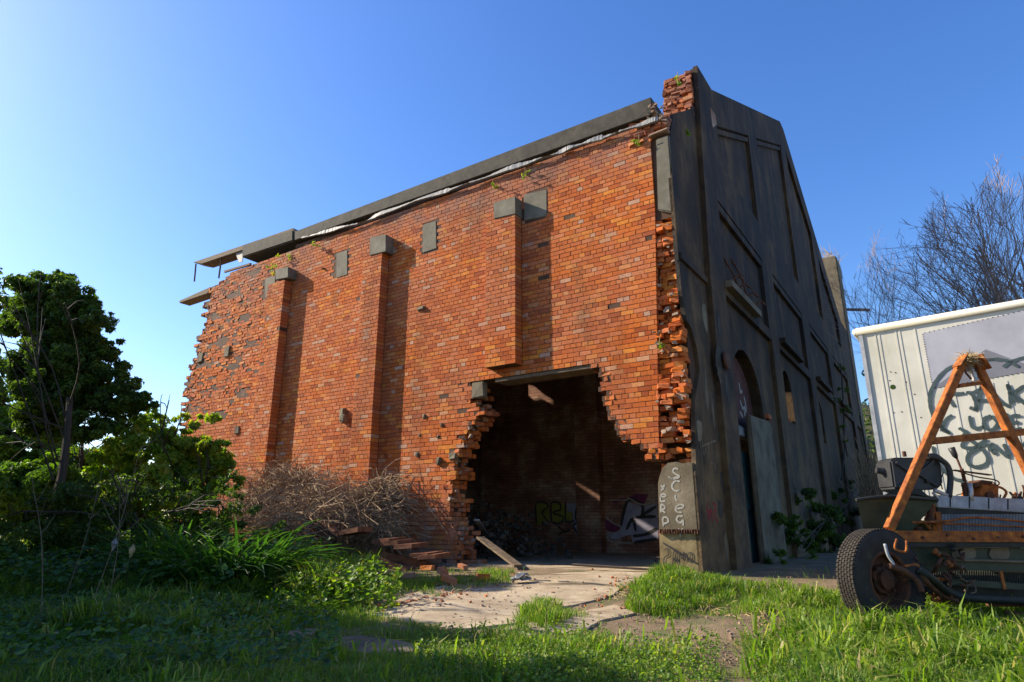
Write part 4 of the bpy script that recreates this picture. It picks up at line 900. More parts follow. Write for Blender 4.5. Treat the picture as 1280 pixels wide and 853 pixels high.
# black tank behind the frame leg
q = [(1113, 576), (1120, 572), (1172, 572), (1177, 580), (1180, 605), (1172, 612), (1126, 615), (1118, 610)]
m = pk(q, .35, .62); tn = part('air_tank', m, 'black_plastic', bevel=.018)
m = MB()
for (x0, y0, x1, y1) in [(1120, 578, 1140, 592), (1168, 577, 1148, 592), (1148, 592, 1172, 608), (1125, 610, 1142, 594), (1142, 592, 1150, 592)]: m.bar(tk(x0, y0, .335), tk(x1, y1, .335), .030, .02, Fr)
part('pressed_rib', m, 'black_plastic', tn, bevel=.004)
m = MB(); m.lathe([(0, 0), (.02, 0), (.02, .05), (.012, .06), (0, .06)], tk(1131, 571, .45), (0, 0, 1), 10); part('valve', m, 'dark_rust', tn)
m = MB(); m.lathe([(0, -.01), (.022, -.01), (.022, .01), (0, .012)], tk(1160, 602, .33), Fr, 12); part('knockout', m, 'chassis_black', tn)
m = MB(); m.tube(catmull([tk(1095, 588, .5), tk(1106, 590, .48), tk(1116, 594, .45)], 4), [.035]*3+[.04]*3+[.05]*3, 10); part('air_horn', m, 'black_plastic')
m = MB(); m.hexa([tk(1092, 624, .3), tk(1165, 624, .3), tk(1150, 611, .3), tk(1122, 612, .3), tk(1092, 624, .6), tk(1165, 624, .6), tk(1150, 611, .6), tk(1122, 612, .6)]); part('tank_bracket', m, 'chassis_black', bevel=.006)
for P, r, mt in [([(1160, 571), (1172, 573), (1184, 582), (1188, 598), (1186, 622)], .030, 'black_plastic'), ([(1158, 569), (1170, 569), (1180, 576)], .016, 'black_plastic'), ([(1168, 613), (1180, 618), (1190, 622), (1192, 632)], .022, 'bare_metal'), ([(1166, 616), (1176, 626), (1184, 634)], .016, 'bare_metal'), ([(1110, 621), (1140, 617), (1165, 623), (1172, 627)], .018, 'chassis_black'), ([(1178, 612), (1176, 600), (1180, 590)], .006, 'chassis_black')]:
    m = MB(); m.tube(catmull([tk(x, y, .3) for x, y in P], 5), r, 8); part('hose', m, mt, smooth_=True)
# engine bits by the radiator
for (x, y, r, hh) in [(1152, 640, .055, .16), (1141, 646, .04, .10), (1136, 655, .05, .06), (1162, 650, .05, .2), (1148, 660, .06, .06)]:
    m = MB(); m.lathe([(0, 0), (r, 0), (r, hh*.3), (r*.7, hh*.4), (r*.75, hh*.9), (0, hh)], tk(x, y+6, .28), (random.uniform(-.2, .2), 0, 1), 12); part('engine_fitting', m, 'dark_rust', bevel=.003)
for P, r in [([(1138, 626), (1147, 634), (1144, 645), (1136, 650)], .012), ([(1150, 630), (1160, 626), (1168, 634), (1164, 646)], .010), ([(1140, 660), (1152, 652), (1163, 662)], .014), ([(1130, 650), (1139, 640), (1150, 641)], .012), ([(1165, 628), (1168, 640), (1162, 655), (1166, 667)], .012)]:
    m = MB(); m.tube(catmull([tk(x, y, .26) for x, y in P], 5), r, 6); part('pipe', m, 'rust' if r > .011 else 'dark_rust', smooth_=True)
# gear lever, rusty gearbox, rods
m = MB(); m.tube([tk(1189, 560, .35), tk(1194, 570, .35), tk(1196, 573, .35)], [.035, .028, .014], 10); gk = part('gear_knob', m, 'black_plastic', smooth_=True)
m = MB(); m.tube([tk(1196, 573, .35), tk(1203, 590, .35), tk(1207, 604, .35)], .012, 6); m.tube([tk(1202, 586, .35), tk(1206, 602, .35)], .02, 6); part('gear_lever', m, 'dark_rust')
m = MB(); m.tube([tk(1206, 604, .35), tk(1209, 624, .35)], [.035, .032], 10); part('lever_socket', m, 'dark_rust')
m = MB(); m.tube([tk(1212, 604, .3), tk(1214, 616, .3), tk(1213, 626, .3)], [.025, .022, .03], 10); part('cable_joint', m, 'bare_metal', smooth_=True)
m = MB(); m.bar(tk(1192, 588, .3), tk(1238, 594, .3), .05, .012); part('bent_strap', m, 'dark_rust')
m = MB(); m.tube(catmull([tk(1194, 588, .28), tk(1220, 596, .28), tk(1243, 600, .28), tk(1249, 604, .28), tk(1246, 607, .28), tk(1242, 603, .28)], 4), .008, 6); part('wire_loop', m, 'dark_rust')
m = MB(); m.tube([tk(1197, 630, .3), tk(1196, 619, .3), tk(1204, 617, .3)], .006, 5); part('wire', m, 'dark_rust')
part('gearbox', pk([(1222, 628), (1226, 604), (1238, 602), (1247, 607), (1250, 628)], .34, .60), 'rust', bevel=.012)
part('gearbox_flange', pk([(1216, 606), (1228, 600), (1242, 602), (1240, 606), (1228, 605), (1220, 610)], .32, .5), 'dark_rust', bevel=.004)
m = MB(); m.lathe([(0, 0), (.04, 0), (.045, .03), (.02, .05), (0, .05)], tk(1236, 620, .33), Fr, 14); part('gearbox_cap', m, 'dark_rust')
part('torn_cloth', pk([(1222, 628), (1240, 622), (1256, 630), (1270, 633), (1222, 633)], .3, .5), 'old_concrete', bevel=.01)
for k in range(12):
    x = random.uniform(1252, 1290); y = random.uniform(612, 630); P = [(x, y+8), (x+random.uniform(-5, 5), y-2), (x+random.uniform(-8, 8), y-8), (x+random.uniform(-8, 10), y+3)]
    m = MB(); m.tube(catmull([tk(a, b, .35) for a, b in P], 4), random.uniform(.006, .016), 6); part('loose_wire', m, random.choice(['dark_rust', 'chassis_black', 'rust']))
m = MB(); m.tube([tk(1257, 634, .36), tk(1300, 634, .36)], .05, 8); m.tube([tk(1185, 632, .45), tk(1260, 630, .45)], .04, 8); part('intake_pipe', m, 'dark_rust')
m = MB(); a = tk(1140, 705, .3); m.bar(a, a+Bk*.5, .08, .2); a = tk(1300, 705, .3); m.bar(a, a+Bk*.5, .08, .2); part('chassis_rail', m, 'chassis_black')
# dry grass bundle caught on the apex of the frame
m = MB()
for k in range(420):
    p = tk(1213+random.gauss(0, 5), 449+random.gauss(0, 3), .08+random.uniform(-.07, .07)); d = Vector((random.gauss(0, 1), random.gauss(0, 1), random.gauss(.15, .6))).normalized(); L_ = random.uniform(.05, .14)
    m.tube([p, p+d*L_*.5+Vector((0, 0, -.005)), p+d*L_+Vector((0, 0, -.02))], [.003, .0025, .001], 3, cap=False)
tag(m.build('grass_bundle', M['straw'], None), 'bundle of dry grass caught on the apex of the orange frame', 'dry grass')
# ============================================================ VEGETATION
def leaf_arrays(C, size, outward=None, ratio=0.42, up=0.35, shape=4):
    """pointed, folded leaves at centres C"""
    C = np.asarray(C, float); n = len(C)
    d = rng.normal(size=(n, 3)); d /= np.linalg.norm(d, axis=1)[:, None]
    nr = rng.normal(size=(n, 3)) + np.array([0, 0, up*3])
    if outward is not None: nr += outward*1.1
    nr /= np.linalg.norm(nr, axis=1)[:, None]
    d -= nr*(d*nr).sum(1)[:, None]; d /= np.linalg.norm(d, axis=1)[:, None]+1e-9
    d[:, 2] -= 0.25; sd_ = np.cross(nr, d)
    L = size*rng.uniform(0.6, 1.25, n)[:, None]; Wd = L*ratio*rng.uniform(.8, 1.2, n)[:, None]
    b = C - d*L*.5; tip = C+d*L*.5-nr*L*.10; l = C+sd_*Wd*.5+nr*Wd*.22; r = C-sd_*Wd*.5+nr*Wd*.22
    V = np.stack([b, l, tip, r], 1).reshape(-1, 3); i = np.arange(n)*4
    Fc = np.stack([np.stack([i, i+1, i+2], 1), np.stack([i, i+2, i+3], 1)], 1).reshape(-1, 3)
    return V, Fc
def clump_points(c, r, n, flat=0.8):
    v = rng.normal(size=(n, 3)); v /= np.linalg.norm(v, axis=1)[:, None]
    rad = rng.uniform(0.25, 1, n)**0.5; lob = 1+0.22*np.sin(v[:, 0]*5+c[0]*3)*np.cos(v[:, 2]*6+c[1])
    return np.array(c)+v*(rad*lob*r)[:, None]*np.array([1, 1, flat]), v
def foliage(name, clumps, size, mat, parent, dens=900, sub=7, tone_mu=.5):
    """each clump = sprays of leaves; leaves outnumber r^2 so gaps stay between the sprays"""
    P, O, T = [], [], []
    for (c, r) in clumps:
        ns = max(5, int(sub*(r/.3)**1.6)); sc, sv = clump_points(c, r*1.15, ns)
        for k in range(ns):
            rr = r*rng.uniform(.16, .46); nl = int(dens*rr*rr*4)+6
            q, v = clump_points(sc[k], rr, nl, .65); P.append(q); O.append(v*.6+sv[k]); T.append(np.clip(rng.normal(tone_mu+rng.normal(0, .15), .16, nl), 0, 1))
    P = np.concatenate(P); O = np.concatenate(O); T = np.concatenate(T)
    V, Fc = leaf_arrays(P, size, O); return np_mesh(name, V, Fc, M[mat], parent, np.repeat(T, 2))
def px_clump(x, y, r, Y):
    Y = Y*(1+random.uniform(-.045, .03)); p = at(x, y, Y); return (tuple(p), r*Y/790)
def tree(name, label, cat, base, clumps, size, mat, bark, dens=900, sub=7, r0=.09, tone=.5, group=None, bf=.5):
    e = empty(name, base, label, cat, group)
    foliage('crown', clumps, size, mat, e, dens, sub, tone)
    m = MB(); zs = sorted(c[0][2] for c in clumps); cx = sum(c[0][0] for c in clumps)/len(clumps); cy = sum(c[0][1] for c in clumps)/len(clumps)+.75
    base = Vector((cx, cy, gz(cx, cy) if cy < 16 else -.1)); e.location = base; top = Vector((cx, cy, base.z+.55*(zs[-1]-base.z)))
    m.tube(catmull([base-Vector((0, 0, .1)), base.lerp(top, .5)+Vector((.08, .05, 0)), top], 3), [r0*(1-.07*i) for i in range(7)], 8); m.build('trunk', M[bark], e)
    for (c, r) in clumps:
        if random.random() > bf: continue
        c = Vector(c); tp_ = base.lerp(top, random.uniform(.45, 1)); md = tp_.lerp(c, .5)+Vector((random.uniform(-.2, .2), random.uniform(-.2, .2), random.uniform(-.1, .25)))
        m = MB(); m.tube(catmull([tp_, md, c, c+Vector((random.uniform(-.1, .1), 0, r*.3))], 3), [r0*.15*(1-i/10)+.003 for i in range(10)], 5)
        for k in range(3):
            p = md.lerp(c, random.random()); q = c+Vector((random.uniform(-r, r), random.uniform(-r, r), random.uniform(-r, r)*.9)); m.tube([p, p.lerp(q, .5)+Vector((0, 0, .05)), q], [.012, .008, .004], 4, cap=False)
        tag(m.build('branch', M[bark], e))
    return e
tree('evergreen_tree', 'tall dark evergreen tree cut by the left edge of the view', 'tree', gp(20, 745)+Vector((-2.2, 2.6, 0)),
     [px_clump(c[0]+4, c[1]-16, c[2]*.74, Y_) for Y_ in (9.7, 9.3) for c in [(-15,400,50),(-10,480,50),(10,560,44),(55,565,36),(100,560,32),(8,358,44),(45,372,40),(80,402,30),(15,400,50),(62,412,42),(98,440,26),(70,380,24),(30,345,22),(30,460,55),(88,472,40),(60,520,48),(0,520,55),(118,500,30),(135,528,30),(20,425,40),(50,440,34),(75,455,30),(10,500,50),(100,520,34),(45,490,40)]], .085, 'leaf_dark', 'bark', 2300, 15, .08, .6, None, .10)
tree('broadleaf_bush', 'bright green broadleaf bush against the far left end of the brick wall', 'bush', at(200, 640, 11.5),
     [px_clump(c[0]+6, c[1], c[2]*.92, 11.3) for c in [(150,492,28),(180,472,26),(205,500,30),(236,476,22),(228,512,30),(258,498,20),(262,520,22),(190,540,36),(235,550,32),(272,545,20),(150,545,34),(120,520,30),(165,515,30),(215,530,34),(250,525,26),(195,500,24),(130,500,22)]], .115, 'leaf_mid', 'bark', 1150, 12, .06, .75, 'bushes left of the brick wall')
tree('broadleaf_bush', 'low rounded green bush touching the wall beside the brush pile', 'bush', at(275, 640, 11.0),
     [px_clump(*c, 11.0) for c in [(262,575,20),(285,588,16),(245,595,24),(270,605,18),(222,590,24),(250,575,20),(285,605,14)]], .105, 'leaf_mid', 'bark', 1150, 12, .04, .55, 'bushes left of the brick wall')
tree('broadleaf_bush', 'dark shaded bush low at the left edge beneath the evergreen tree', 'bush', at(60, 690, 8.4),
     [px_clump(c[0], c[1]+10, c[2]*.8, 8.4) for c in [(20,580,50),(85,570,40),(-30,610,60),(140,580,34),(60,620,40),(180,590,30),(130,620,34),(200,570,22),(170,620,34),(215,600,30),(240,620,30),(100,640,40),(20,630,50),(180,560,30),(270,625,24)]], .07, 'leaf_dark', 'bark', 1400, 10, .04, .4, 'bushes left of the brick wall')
# neighbours of these trees standing just outside the view on the left
tree('evergreen_tree', 'large dark evergreen tree standing left of the lawn, mostly outside the view', 'tree', Vector((-8.2, 6.4, 0)),
     [((-8.4+random.uniform(-1.2, 1.0), 6.1+random.uniform(-1.7, 1.0), z), random.uniform(.75, 1.05)) for z in (1.2, 1.6, 2.2, 2.8, 3.4, 3.8, 4.1, 4.4, 4.7, 2.4, 3.1, 4.0, 3.6, 4.5, 2.0, 4.2)]+[((-8.6+random.uniform(-.8, .6), y_, z_), .8) for y_, z_ in ((7.3, 1.3), (7.9, 1.6), (7.4, 2.2), (8.2, 2.3), (7.6, 3.0), (8.3, 2.9), (8.9, 1.8), (8.9, 2.6))], .14, 'leaf_dark', 'bark', 420, 9, .16)
tree('evergreen_tree', 'second large evergreen tree outside the view on the left, nearer the viewer', 'tree', Vector((-7.6, 3.8, 0)),
     [((-7.8+random.uniform(-1.2, 1.0), 3.9+random.uniform(-1.3, 1.3), z), random.uniform(.8, 1.1)) for z in (1.2, 1.8, 2.4, 3.0, 3.5, 4.0, 4.5, 2.2, 3.2)], .14, 'leaf_dark', 'bark', 420, 9, .16)
tree('broadleaf_bush', 'mid green bush filling the gap behind the evergreen tree at the left edge', 'bush', at(20, 640, 14),
     [px_clump(*c, 14) for c in [(0,560,45),(50,560,45),(95,570,35),(20,600,45),(80,610,40),(130,585,30),(-50,580,50),(150,610,30),(110,545,24)]], .13, 'leaf_mid', 'bark', 700, 9, .05, .35, 'bushes left of the brick wall')
tree('broadleaf_bush', 'dense green bush between the evergreen tree and the bright bush', 'bush', at(150, 640, 12.6),
     [px_clump(*c, 13.6) for c in [(125,480,22),(120,520,30),(150,550,34),(180,590,34),(220,600,30),(130,600,34),(255,610,24),(20,500,30),(60,515,34),(100,505,26),(40,550,40),(90,550,36),(0,540,40),(-20,490,40),(10,478,34),(40,500,40),(-15,530,40),(72,480,28),(112,470,24),(-10,450,36),(25,455,32),(60,465,26),(-30,420,40),(5,425,30),(112,548,32),(135,558,32),(90,535,30),(120,530,28),(150,515,26)]], .115, 'leaf_mid', 'bark', 900, 9, .05, .45, 'bushes left of the brick wall')
# dark shrub and ivy against the far part of the gable
tree('dark_shrub', 'dark leafy shrub at the foot of the gable beside the trailer', 'bush', Gp(10.5, 0, .8),
     [((lambda p: (tuple(p), r*p.y/790))(hit(x, y, Gp(0, 0, .7), U))) for x, y, r in [(1012,640,20),(1030,610,16),(1048,640,24),(1068,612,14),(1060,675,26),(1030,680,24),(1082,640,14),(1085,605,9),(1005,690,16)]], .16, 'leaf_dark', 'bark', 420, 7, .05, .5)
e = empty('climbing_ivy', Gp(19.5, 0, .1), 'ivy climbing the far piers of the dark gable', 'ivy')
foliage('leaves', [((lambda p: (tuple(p), r*p.y/790))(hit(x, y, Gp(0, 0, .25), U))) for x, y, r in [(1052,460,5),(1054,485,7),(1056,510,8),(1053,535,7),(1058,555,6),(1046,500,4)]], .14, 'leaf_dark', e, 160, 5, .6)
m = MB(); m.tube([hit(x, y, Gp(0, 0, .16), U) for x, y in [(1052,600),(1056,560),(1054,500),(1051,455)]], .03, 5); m.build('stem', M['bark'], e)
tree('sapling', 'thin green sapling showing in the gap between gable and trailer', 'tree', at(1082, 600, 24), [px_clump(*c, 24) for c in [(1066,392,5),(1076,412,7),(1070,424,5),(1078,436,5)]], .2, 'leaf_mid', 'bark', 120, 4, .05, .6)
# ---- bare winter trees behind the trailer
def proj_s(p):
    dep = p.y*math.cos(PIT)+(p.z-EYE)*math.sin(PIT); up = -p.y*math.sin(PIT)+(p.z-EYE)*math.cos(PIT); return 640+FP*p.x/dep, 426.5-FP*up/dep
def bare(name, label, base, boughs, depth, seed_, r0, twig, matn='pale_bark'):
    rd = random.Random(seed_); e = empty(name, base, label, 'tree', 'bare winter trees behind the trailer')
    tw = MB(); big_ = MB(); cnt = [0]
    def grow(p, d, L_, r, k):
        pts = [p]; q = p; dd = d.copy(); nseg = 5 if k > 1 else 4
        for i in range(nseg):
            dd = (dd+Vector((rd.gauss(0, .10), rd.gauss(0, .10), rd.gauss(0, .07)+.055))).normalized(); q = q+dd*L_/nseg; ex, ey = proj_s(q)
            if len(pts) > 1 and ey < 200+max(0, 1280-ex)*.60+22*math.sin(ex*.09)+rd.gauss(0, 12): break
            pts.append(q)
        (big_ if k >= depth-1 else tw).tube(pts, [r*(1-.62*i/nseg) for i in range(len(pts))], 6 if k >= depth-1 else 3, cap=False); cnt[0] += 1
        nseg = len(pts)-1
        if k == 0: return
        nb = rd.choice([4, 5, 6]) if k > 1 else rd.choice([3, 4, 5])
        for j in range(nb):
            f = rd.uniform(.22, 1.0); ii = min(nseg-1, int(f*nseg)); pp = pts[ii].lerp(pts[ii+1], f*nseg-ii)
            ax_ = Vector((rd.gauss(0, 1), rd.gauss(0, 1), rd.gauss(0, 1))).normalized(); nd = (Matrix.Rotation(rd.uniform(.45, 1.0), 3, ax_)@dd+Vector((0, 0, .02))).normalized()
            grow(pp, nd, L_*rd.uniform(.48, .68), max(r*(1-.62*f)*.55, .0065), k-1)
    tpk = base+Vector((0, 0, twig)); big_.tube([base, tpk], [r0*1.5, r0*1.2], 8)
    for (x, y, Y) in boughs:
        g_ = at(x, y, Y); d = g_-tpk; grow(tpk+Vector((0, 0, rd.uniform(-.6, .8))), (d.normalized()+Vector((0, 0, rd.uniform(-.05, .03)))).normalized(), d.length*.80, r0*rd.uniform(.35, .6), depth)
    big_.build('trunk', M['bark' if matn != 'pale_bark' else matn], e); tag(tw.build('twigs', M[matn], e, recalc=False), kind='stuff')
bt = at(1345, 600, 16); bt.z = -.2
bare('bare_tree', 'large bare winter tree spreading twigs over the trailer roof at right', bt, [(1130,400,15.5),(1155,330,16),(1190,270,16),(1222,240,15.5),(1258,250,16),(1290,250,16.5),(1230,330,15),(1180,390,16),(1265,300,17),(1320,270,16),(1160,365,16),(1200,345,15),(1240,360,16),(1275,340,15),(1290,300,14),(1150,385,15),(1215,385,17),(1275,390,15),(1245,275,17)], 3, 5, .15, 2.0)
bt = at(1120, 610, 24); bt.z = -.2
bare('bare_tree', 'small bare tree rising between the gable and the trailer corner', bt, [(1075,340,24),(1090,350,24),(1105,370,24),(1065,380,25)], 3, 9, .10, 3.0)
# ---- hillside seen in the gap beside the gable
V = []; nx, ny = 60, 24
for j in range(ny):
    for i in range(nx):
        u = i/(nx-1); v = j/(ny-1); X = 20+u*90; Y = 55+v*50; hgt = 21*smooth(0, 1, v)*(0.75+.25*math.sin(u*5+.6)) + 1.2*math.sin(u*40+v*9)+.8*math.sin(v*30+u*13); V.append((X, Y, hgt-.5 if j else -1))
Fc = [(j*nx+i, j*nx+i+1, (j+1)*nx+i+1, (j+1)*nx+i) for j in range(ny-1) for i in range(nx-1)]
tag(np_mesh('hill', V, Fc, M['hillside'], None, smooth_=True), kind='structure')
C = []
for k in range(5000):
    u, v = random.random()*.75, random.random()*.9+.05; X = 20+u*90; Y = 55+v*50; hgt = 21*smooth(0, 1, v)*(0.75+.25*math.sin(u*5+.6)); C.append((X+random.gauss(0, .4), Y, hgt+random.uniform(-.2, 1.2)))
Vv, Ff = leaf_arrays(C, .9); tag(np_mesh('scrub', Vv, Ff, M['leaf_dark'], None, np.repeat(rng.uniform(0, 1, len(C)), 2)), 'scrub covering the hillside beyond the gable', 'scrub', kind='stuff')
m = MB()
for k in range(420):
    p = at(random.uniform(1086, 1112), 640, random.uniform(20, 26)); p.z = -.1; m.tube([p, p+Vector((random.gauss(0, .12), 0, random.uniform(1, 1.6))), p+Vector((random.gauss(0, .4), 0, random.uniform(2.0, 3.6)))], [.02, .014, .006], 3, cap=False)
tag(m.build('dry_thicket', M['dry_stem'], None, recalc=False), 'dry pale thicket behind the trailer edge', 'thicket', kind='stuff')
# ---- strap-leaved clumps
def strap(label, base, n, L_, seed_, wd=.035, mat='strap_leaf', cat='plant', group='strap-leaved lily clumps in the left bank', name='strap_leaf_plant', spread=.22):
    rg = np.random.default_rng(seed_); V = []; Fc = []; T = []
    for k in range(n):
        a = rg.uniform(0, 2*math.pi); r = spread*math.sqrt(rg.uniform()); p = np.array([base.x+r*math.cos(a), base.y+r*math.sin(a), base.z-.02]); L2 = L_*rg.uniform(.6, 1.15)
        a2 = a+rg.normal(0, .5); h = np.array([math.cos(a2), math.sin(a2), 0]); sd_ = np.array([-h[1], h[0], 0]); th = rg.uniform(.9, 1.45); b = len(V); ns = 6; q = p.copy(); tn = float(np.clip(rg.normal(.5, .22), 0, 1))
        for i in range(ns+1):
            f = i/ns; ww = wd*(.5+1.1*math.sin(math.pi*min(1, f*.9+.12)))*(1-f**3)*.7+.001
            V += [q-sd_*ww/2, q+np.array([0, 0, -.006]), q+sd_*ww/2]
            q = q+(h*math.cos(th)+np.array([0, 0, math.sin(th)]))*L2/ns; th -= rg.uniform(.12, .38)
        for i in range(ns):
            o = b+i*3; Fc += [(o, o+1, o+4, o+3), (o+1, o+2, o+5, o+4)]; T += [tn, tn]
    return tag(np_mesh(name, V, Fc, M[mat], None, T, smooth_=True), label, cat, group)
for i, (x, y, lab) in enumerate([(205, 672, 'strap-leaved lily clump farthest left in the row, in deep shade'), (250, 668, 'second strap-leaved lily clump from the left in the row'), (292, 664, 'tall glossy strap-leaved lily clump in the middle of the bank'), (325, 672, 'rightmost strap-leaved lily clump in front of the brush pile'), (268, 690, 'strap-leaved lily clump in front of the others, above the sunlit leaves'), (228, 655, 'strap-leaved lily clump half hidden behind the row')]):
    p = at(x, y, 8.2-.35*(i == 4)+.7*(i == 5)); p.z = gz(p.x, p.y); strap(lab, p, 130, 1.12, 40+i, .042)
for x, y, L_, lab in [(292, 745, .45, 'sunlit coarse strap-leaved weed with pale tips on the left bank'), (340, 750, .40, 'pale arching weed right of the sunlit coarse weed')]:
    p = gp(x, y); strap(lab, p, 60, L_, int(x), .022, 'grass', 'weed', None, 'coarse_weed')
# ---- round-leaved ground plants
def discs(name, label, boxes, n, hr, size, mat, seed_, kind='stuff', cat='ground cover'):
    rg = np.random.default_rng(seed_); V = []; Fc = []; T = []
    for k in range(n):
        x0, x1, y0, y1 = boxes[k % len(boxes)]; p = gp(rg.uniform(x0, x1), rg.uniform(y0, y1)) if x1 > 20 else Vector((rg.uniform(x0, x1), rg.uniform(y0, y1), 0)); p.z = gz(p.x, p.y); h = rg.uniform(*hr); c = np.array([p.x, p.y, p.z+h]); s = size*rg.uniform(.5, 1.2)
        nr = np.array([rg.normal(0, .45), rg.normal(-.25, .45), 1]); nr /= np.linalg.norm(nr); u = np.cross(nr, [0, 1, .1]); u /= np.linalg.norm(u); v = np.cross(nr, u); b = len(V); V.append(c-nr*s*.15)
        for j in range(7): a = 2*math.pi*j/7; V.append(c+(u*math.cos(a)+v*math.sin(a))*s*.5*rg.uniform(.85, 1.1))
        tn = float(np.clip(rg.normal(.5, .25), 0, 1))
        for j in range(7): Fc.append((b, b+1+j, b+1+(j+1) % 7)); T.append(tn)
    o = np_mesh(name, V, Fc, M[mat], None, T); return tag(o, label, cat, None, kind)
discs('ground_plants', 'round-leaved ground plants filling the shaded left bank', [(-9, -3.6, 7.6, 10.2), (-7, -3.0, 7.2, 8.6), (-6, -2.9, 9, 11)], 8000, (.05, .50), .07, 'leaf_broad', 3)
discs('ground_plants', 'sunlit leafy ground plants on the mound beside the slab', [(365, 470, 728, 752), (350, 440, 742, 765), (380, 500, 735, 757)], 1500, (.03, .36), .065, 'leaf_mid', 4)
discs('clover', 'clover and small weeds among the sunlit grass', [(940, 1290, 765, 870), (640, 900, 800, 870), (520, 760, 790, 860)], 9000, (.01, .09), .026, 'leaf_mid', 5)
# arum flowers and dry seed heads
for x, y, hh, lab, mt in [(142, 684, .5, 'white arum flower standing in the shaded bank', 'lead'), (164, 692, .5, 'ochre faded arum flower right of the white one', 'straw')]:
    p = at(x, y, 7.3); e = empty('arum_lily', (p.x, p.y, gz(p.x, p.y)), lab, 'flower'); m = MB(); m.tube([(p.x, p.y, gz(p.x, p.y)), p], .008, 5); m.build('stem', M['leaf_broad'], e)
    m = MB(); m.lathe([(.008, -.04), (.022, 0), (.034, .04), (.004, .10)], p, (.1, 0, 1), 8); m.build('bloom', M[mt], e)
for i, (x, y, X2, y2, lab) in enumerate([(75, 760, 128, 585, 'tallest dry leaning weed stem in the left bank'), (60, 745, 40, 600, 'dry weed stem leaning left at the left edge'), (135, 740, 150, 610, 'dry branching weed stem left of the arum flowers'), (110, 740, 175, 560, 'long dry stem crossing before the dark bush')]):
    a = gp(x, y); b = at(X2, y2, a.y+.2); e = empty('dry_weed', a, lab, 'weed'); m = MB(); P = catmull([a, a.lerp(b, .5)+Vector((.05, 0, .05)), b], 5); m.tube(P, [.006*(1-.07*j) for j in range(len(P))], 4); m.build('stem', M['weathered_wood'], e)
    for k in range(5):
        q = P[random.randint(3, len(P)-1)]; m = MB(); r_ = q+Vector((random.uniform(-.25, .25), random.uniform(-.1, .1), random.uniform(.05, .3))); m.tube([q, q.lerp(r_, .5)+Vector((0, 0, -.02)), r_], [.004, .003, .0015], 3); m.build('side_stem', M['weathered_wood'], e)
for k, (x, y, lab) in enumerate([(20, 775, 'arching weed in the shaded lawn at the far left edge of the view'), (70, 742, 'dark coarse weed at the foot of the dry stems'), (120, 790, 'broad arching weed in the shade, lowest of those at lower left'), (165, 752, 'coarse weed in the shade right of the arum flowers'),
        (205, 780, 'narrow dark weed in the shaded lawn left of the buried slab'), (245, 755, 'long-leaved weed just above the buried grey slab'), (325, 772, 'arching weed between the buried slab and the leafy mound'), (375, 778, 'low coarse weed at the right end of the buried slab'), (40, 812, 'short weed nearest the lower left corner of the view')]):
    strap(lab, gp(x, y), random.randint(35, 70), random.uniform(.28, .45), 200+k, random.uniform(.014, .028), ['strap_leaf', 'grass'][k % 2], 'weed', 'coarse weeds in the shaded lawn', 'coarse_weed')
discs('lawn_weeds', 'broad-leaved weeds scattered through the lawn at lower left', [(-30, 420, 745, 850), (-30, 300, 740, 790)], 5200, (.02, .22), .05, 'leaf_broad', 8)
# ---- grass
def proj_np(X, Y, Z):
    dep = Y*math.cos(PIT)+(Z-EYE)*math.sin(PIT); up = -Y*math.sin(PIT)+(Z-EYE)*math.cos(PIT)
    return 640+FP*X/dep, 426.5-FP*up/dep
def in_np(px, py, Q):
    c = np.zeros(len(px), bool); n = len(Q)
    for i in range(n):
        (x1, y1), (x2, y2) = Q[i], Q[(i+1) % n]
        if y1 == y2: continue
        t_ = ((y1 > py) != (y2 > py)) & (px < (x2-x1)*(py-y1)/(y2-y1)+x1); c ^= t_
    return c
gzv = np.vectorize(gz)
def vnoise(x, y, f, s=0): return np.sin(x*f+s+1.7*np.sin(y*f*.7+s))*np.cos(y*f*1.1-s+1.3*np.sin(x*f*.9))
BARE = [[(448,760),(500,742),(560,730),(600,716),(620,695),(860,690),(875,716),(820,716),(795,735),(780,768),(850,776),(925,768),(1000,772),(1010,790),(955,806),(860,806),(800,816),(740,812),(690,802),(640,796),(560,790)],
        [(875,690),(1110,690),(1110,735),(960,738),(900,722)]]
TUFT = [([(640,785),(655,762),(690,757),(725,772),(700,788)], .16), ([(785,768),(792,742),(808,720),(832,713),(872,722),(915,736),(918,752),(875,764),(825,772)], .17), ([(498,742),(505,728),(540,728),(550,740)], .12), ([(560,735),(600,722),(640,730),(600,742)], .10), ([(600,722),(612,712),(640,716),(632,730)], .10), ([(600,800),(640,792),(700,806),(760,812),(740,830),(600,830)], .12)]
